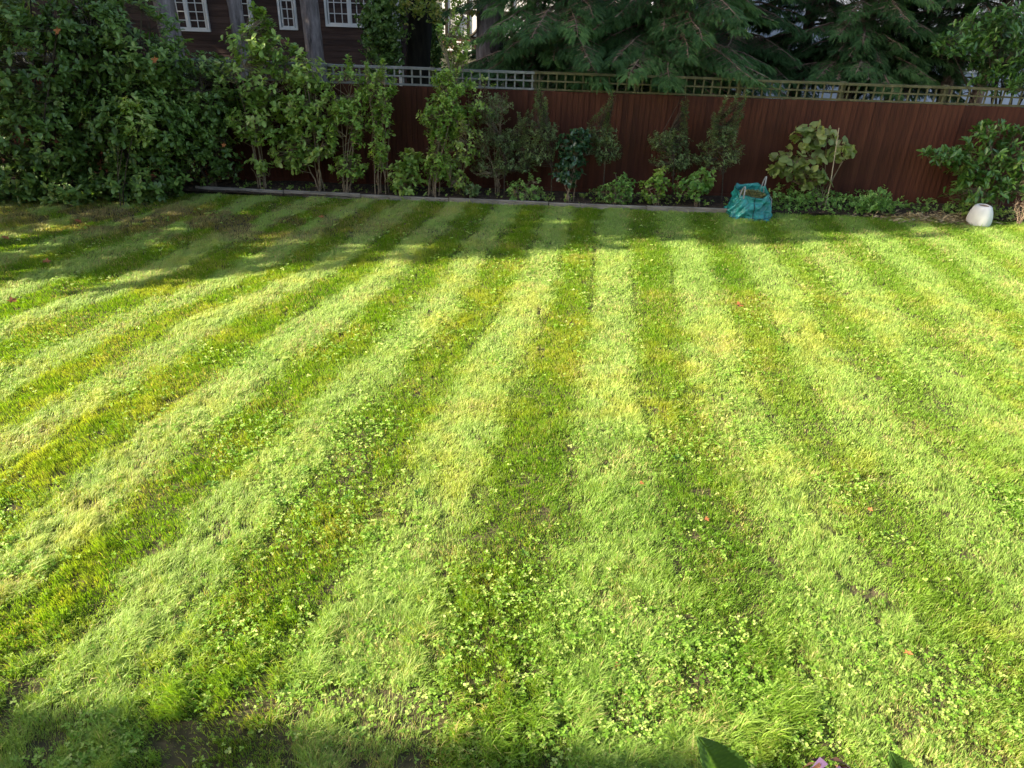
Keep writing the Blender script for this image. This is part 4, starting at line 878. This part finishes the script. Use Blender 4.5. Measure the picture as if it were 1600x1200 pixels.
# ------------------------------------------------------------------ teal garden bag
def build_bag():
    c = at(1175, 346); cx, cy = c[0], c[1] + .33; o = empty('garden_bag', (cx, cy, 0), 'crumpled teal woven garden waste bag holding grass clippings', 'bag')
    n = 72; rows = 22; rs = np.random.default_rng(4)
    def ring(t, inner=0.):
        z = .47 * t; P = []
        for j in range(n):
            a = 2 * pi * j / n; e = 2.0 / 4.2
            hx = .325 - .055 * t + .03 * (1 - t) ** 3 - inner; hy = .30 - .05 * t + .03 * (1 - t) ** 3 - inner
            ca, sa = cos(a), sin(a); X = hx * np.sign(ca) * abs(ca) ** e; Yv = hy * np.sign(sa) * abs(sa) ** e
            k = .020 * sin(5 * a + 9 * t + 1.5 * sin(7 * t)) + .016 * sin(11 * a - 14 * t) + .05 * (noise(a * 1.7, t * 5, 1.0, 9) - .5); k *= (.35 + 1.2 * sin(pi * min(1, t + .12)))
            if a > pi: k += .02 * (1 - t)
            X *= 1 + k / .35; Yv *= 1 + k / .35
            X += -.035 * (1 - t) * max(0, -ca)
            dz = 0
            if t > .6:                                    # front lip sags, left corner stands up
                q = (t - .6) / .4; dz = -.075 * q * max(0, -sa) * (1 - .5 * abs(ca)) + .035 * q * max(0, sa) + .02 * q * sin(6 * a)
            P.append((cx + X, cy + Yv, .004 + z + dz))
        return P
    V = []
    ts = list(np.linspace(0, 1, rows))
    for t in ts: V += ring(t)
    for t in (1.0, .9, .75, .6): V += ring(t, .006)
    R_ = rows + 4; F = [(i * n + j, i * n + (j + 1) % n, (i + 1) * n + (j + 1) % n, (i + 1) * n + j) for i in range(R_ - 1) for j in range(n)]
    mb = MB(); mb.add(V, F); mb.add(ring(0), [tuple(range(n))[::-1]]); mb.build('bag_body', M['bag'], o, smooth=True)
    # dark seams: one up the front, one round the foot
    s = MB(); pts = []
    for t in ts: p = ring(t)[n * 3 // 4]; pts.append((p[0], p[1] - .003, p[2]))
    s.tube(pts, .008, 5); 
    rb = [ring(.1)[j % n] for j in range(n + 1)]; s.tube([(p[0] + (p[0] - cx) * .01, p[1] + (p[1] - cy) * .01, p[2]) for p in rb], .0045, 4)
    tp = [ring(1.)[j % n] for j in range(n + 1)]; s.tube(tp, .005, 4)
    s.build('seam', M['seam'], o)
    top = ring(1.)
    for (j, sx, hh) in ((int(n * .60), 1, .15), (int(n * .08), 1, .17)):
        p = np.array(top[j]); q = np.array(top[(j + 5) % n]); m = MB(); w = np.linspace(0, 1, 14); P = [p + (q - p) * u + np.array([.02 * sin(pi * u), -.01, hh * sin(pi * u) ** .7]) for u in w]
        P = [p + [0, -.012, -.12]] + P + [q + [0, -.012, -.12]]
        # flat webbing strap
        Vv = []
        for u in P: Vv += [np.array(u) + [-.012, -.002, 0], np.array(u) + [.012, .002, 0], np.array(u) + [.012, .006, 0], np.array(u) + [-.012, .002, 0]]
        k = len(P); Fq = [(4 * i + a, 4 * i + (a + 1) % 4, 4 * i + 4 + (a + 1) % 4, 4 * i + 4 + a) for i in range(k - 1) for a in range(4)]; m.add(Vv, Fq); m.build('handle', M['webbing'], o)
    pr = ring(.7)[1]; MB().tube([(cx + .275, cy - .1, .42), (cx + .33, cy - .14, .34), (cx + .35, cy - .15, .14), (cx + .37, cy - .16, .06)], .009, 5).build('strap', M['webbing'], o)
    k = 3200; a = rs.random(k) * 2 * pi; rr = np.sqrt(rs.random(k)); P = np.stack([cx + rr * np.cos(a) * .25, cy + rr * np.sin(a) * .23, .36 + .06 * (1 - rr) + .025 * rs.random(k)], -1)
    V, T, ti = scatter(THIN, P, rs.normal(size=(k, 3)) * [1, 1, .3], rs.normal(size=(k, 3)) * .4 + [0, 0, 1], rs.uniform(.03, .07, k), rs.random(k))
    m = leaf_mat('bag_clippings', [(.07, .09, .02), (.16, .17, .05), (.3, .26, .12)], .7, .2)
    g = link('grass_clippings', tri_mesh('grass_clippings', V, T, ti), m); tag(g, 'heap of yellow green grass clippings inside the teal bag', 'clippings', kind='stuff')
build_bag()

# ------------------------------------------------------------------ white pot
def build_pot():
    c = at(1536, 357); cx, cy = c[0], c[1] + .2; o = empty('white_pot', (cx, cy, 0), 'smooth white pot standing upside down in front of the laurel', 'pot')
    prof = [(.0, .0), (.195, 0), (.20, .02), (.205, .08), (.20, .15), (.185, .22), (.162, .28), (.14, .325), (.124, .337), (.105, .345), (.09, .346), (.084, .335)]
    n = 48; V = [(cx + r * cos(2 * pi * j / n) - .03 * (.34 - z) * 0, cy + r * sin(2 * pi * j / n), .01 + z) for r, z in prof for j in range(n)]
    F = [(i * n + j, i * n + (j + 1) % n, (i + 1) * n + (j + 1) % n, (i + 1) * n + j) for i in range(len(prof) - 1) for j in range(n)]
    m = MB(); m.add(V, F); p = m.build('pot_body', M['pot'], o, smooth=True)
    m = MB(); v = [(cx + .086 * cos(2 * pi * j / n), cy + .086 * sin(2 * pi * j / n), .346) for j in range(n)]; m.add(v, [tuple(range(n))]); m.build('hollow', M['rim'], o)
build_pot()

# ------------------------------------------------------------------ hydrangea at the window ledge, its top just entering the picture
def build_hydrangea():
    b = np.array([.42, .42, 0.0]); o = empty('hydrangea', tuple(b), 'hydrangea with big green leaves and a faded brown purple flower head at the bottom edge', 'hydrangea')
    def pz(px, py, Y): return at(px, py, Y)
    tips = [pz(1130, 1210, .95), pz(1290, 1235, .95), pz(1405, 1230, .95)]
    mb = MB()
    for t in tips: s = np.linspace(0, 1, 8)[:, None]; mb.tube(b + (t - b) * s + np.array([0, -.12, 0]) * (s * (1 - s)), np.linspace(.014, .005, 8), 6)
    mb.build('stem', M['twig'], o)
    nu, nv_ = 49, 17; U_, W_ = np.meshgrid(np.linspace(0, 1, nu), np.linspace(-1, 1, nv_), indexing='ij')
    wid = .36 * np.sin(pi * U_ ** .8) ** .8 * (1 - .35 * U_) * (1 + .035 * (np.abs(W_) > .95) * np.sign(np.sin(U_ * 120)))
    vein = np.abs(((U_ - .38 * np.abs(W_)) * 9) % 1 - .5) * 2
    LV = np.stack([U_, W_ * wid, .10 * np.abs(W_) * wid * 2 - .14 * U_ ** 2 - .010 * (vein > .8) - .012 * (np.abs(W_) < .07) + .012 * np.sin(U_ * 9 + W_ * 2)], -1).reshape(-1, 3)
    ii = np.arange(nu * nv_).reshape(nu, nv_); a_, b_, c_, d_ = ii[:-1, :-1].ravel(), ii[1:, :-1].ravel(), ii[1:, 1:].ravel(), ii[:-1, 1:].ravel(); LT = np.vstack([np.stack([a_, b_, c_], -1), np.stack([a_, c_, d_], -1)])
    vt = np.clip(.12 + .3 * (vein > .84) + .45 * (np.abs(W_) < .08), 0, 1).ravel()
    P = []; D = []; N = []; S = []
    a = pz(1108, 1160, .95); root = pz(1150, 1262, .93); P.append(root); D.append(a - root); N.append((.2, -.5, 1)); S.append(np.linalg.norm(a - root))
    a = pz(1404, 1183, .95); root = pz(1420, 1262, .93); P.append(root); D.append(a - root); N.append((-.1, -.3, 1)); S.append(np.linalg.norm(a - root))
    for i in range(16):
        q = tips[i % 3] - (tips[i % 3] - b) * rng.uniform(.03, .3); aa = rng.random() * 6.3; P.append(q); D.append((cos(aa), sin(aa) * .6 - .3, -.15)); N.append((0, 0, 1)); S.append(.12)
    V, T, ti = scatter((LV, LT), np.array(P), np.array(D), np.array(N, float), np.array(S), rng.random(len(P)) * .2)
    ti = ti + np.tile(vt, len(P))
    link('foliage', tri_mesh('foliage', V, T, ti, smooth=True), leaf_mat('hydrangea_leaf', [(.045, .12, .022), (.09, .2, .04), (.2, .36, .09)], .5, .25, .3), o)
    c = pz(1300, 1228, .93); k = 46; d = nrm(rng.normal(size=(k, 3))); d[:, 2] = np.abs(d[:, 2]); Pp = c + d * [.055, .05, .042]; 
    V, T, ti = scatter(ROUND, Pp, np.cross(d, rng.normal(size=(k, 3))), d + rng.normal(size=(k, 3)) * .3, rng.uniform(.026, .042, k), rng.random(k)); 
    half = k * 6 // 10; nv = len(ROUND[0]); ntr = len(ROUND[1])
    link('flower_head', tri_mesh('flower_head', V[:half * nv], T[:half * ntr], ti[:half * nv]), M['petal_brown'], o)
    link('purple_petals', tri_mesh('purple_petals', V[half * nv:], T[half * ntr:] - half * nv, ti[half * nv:]), M['petal_purple'], o)
build_hydrangea()
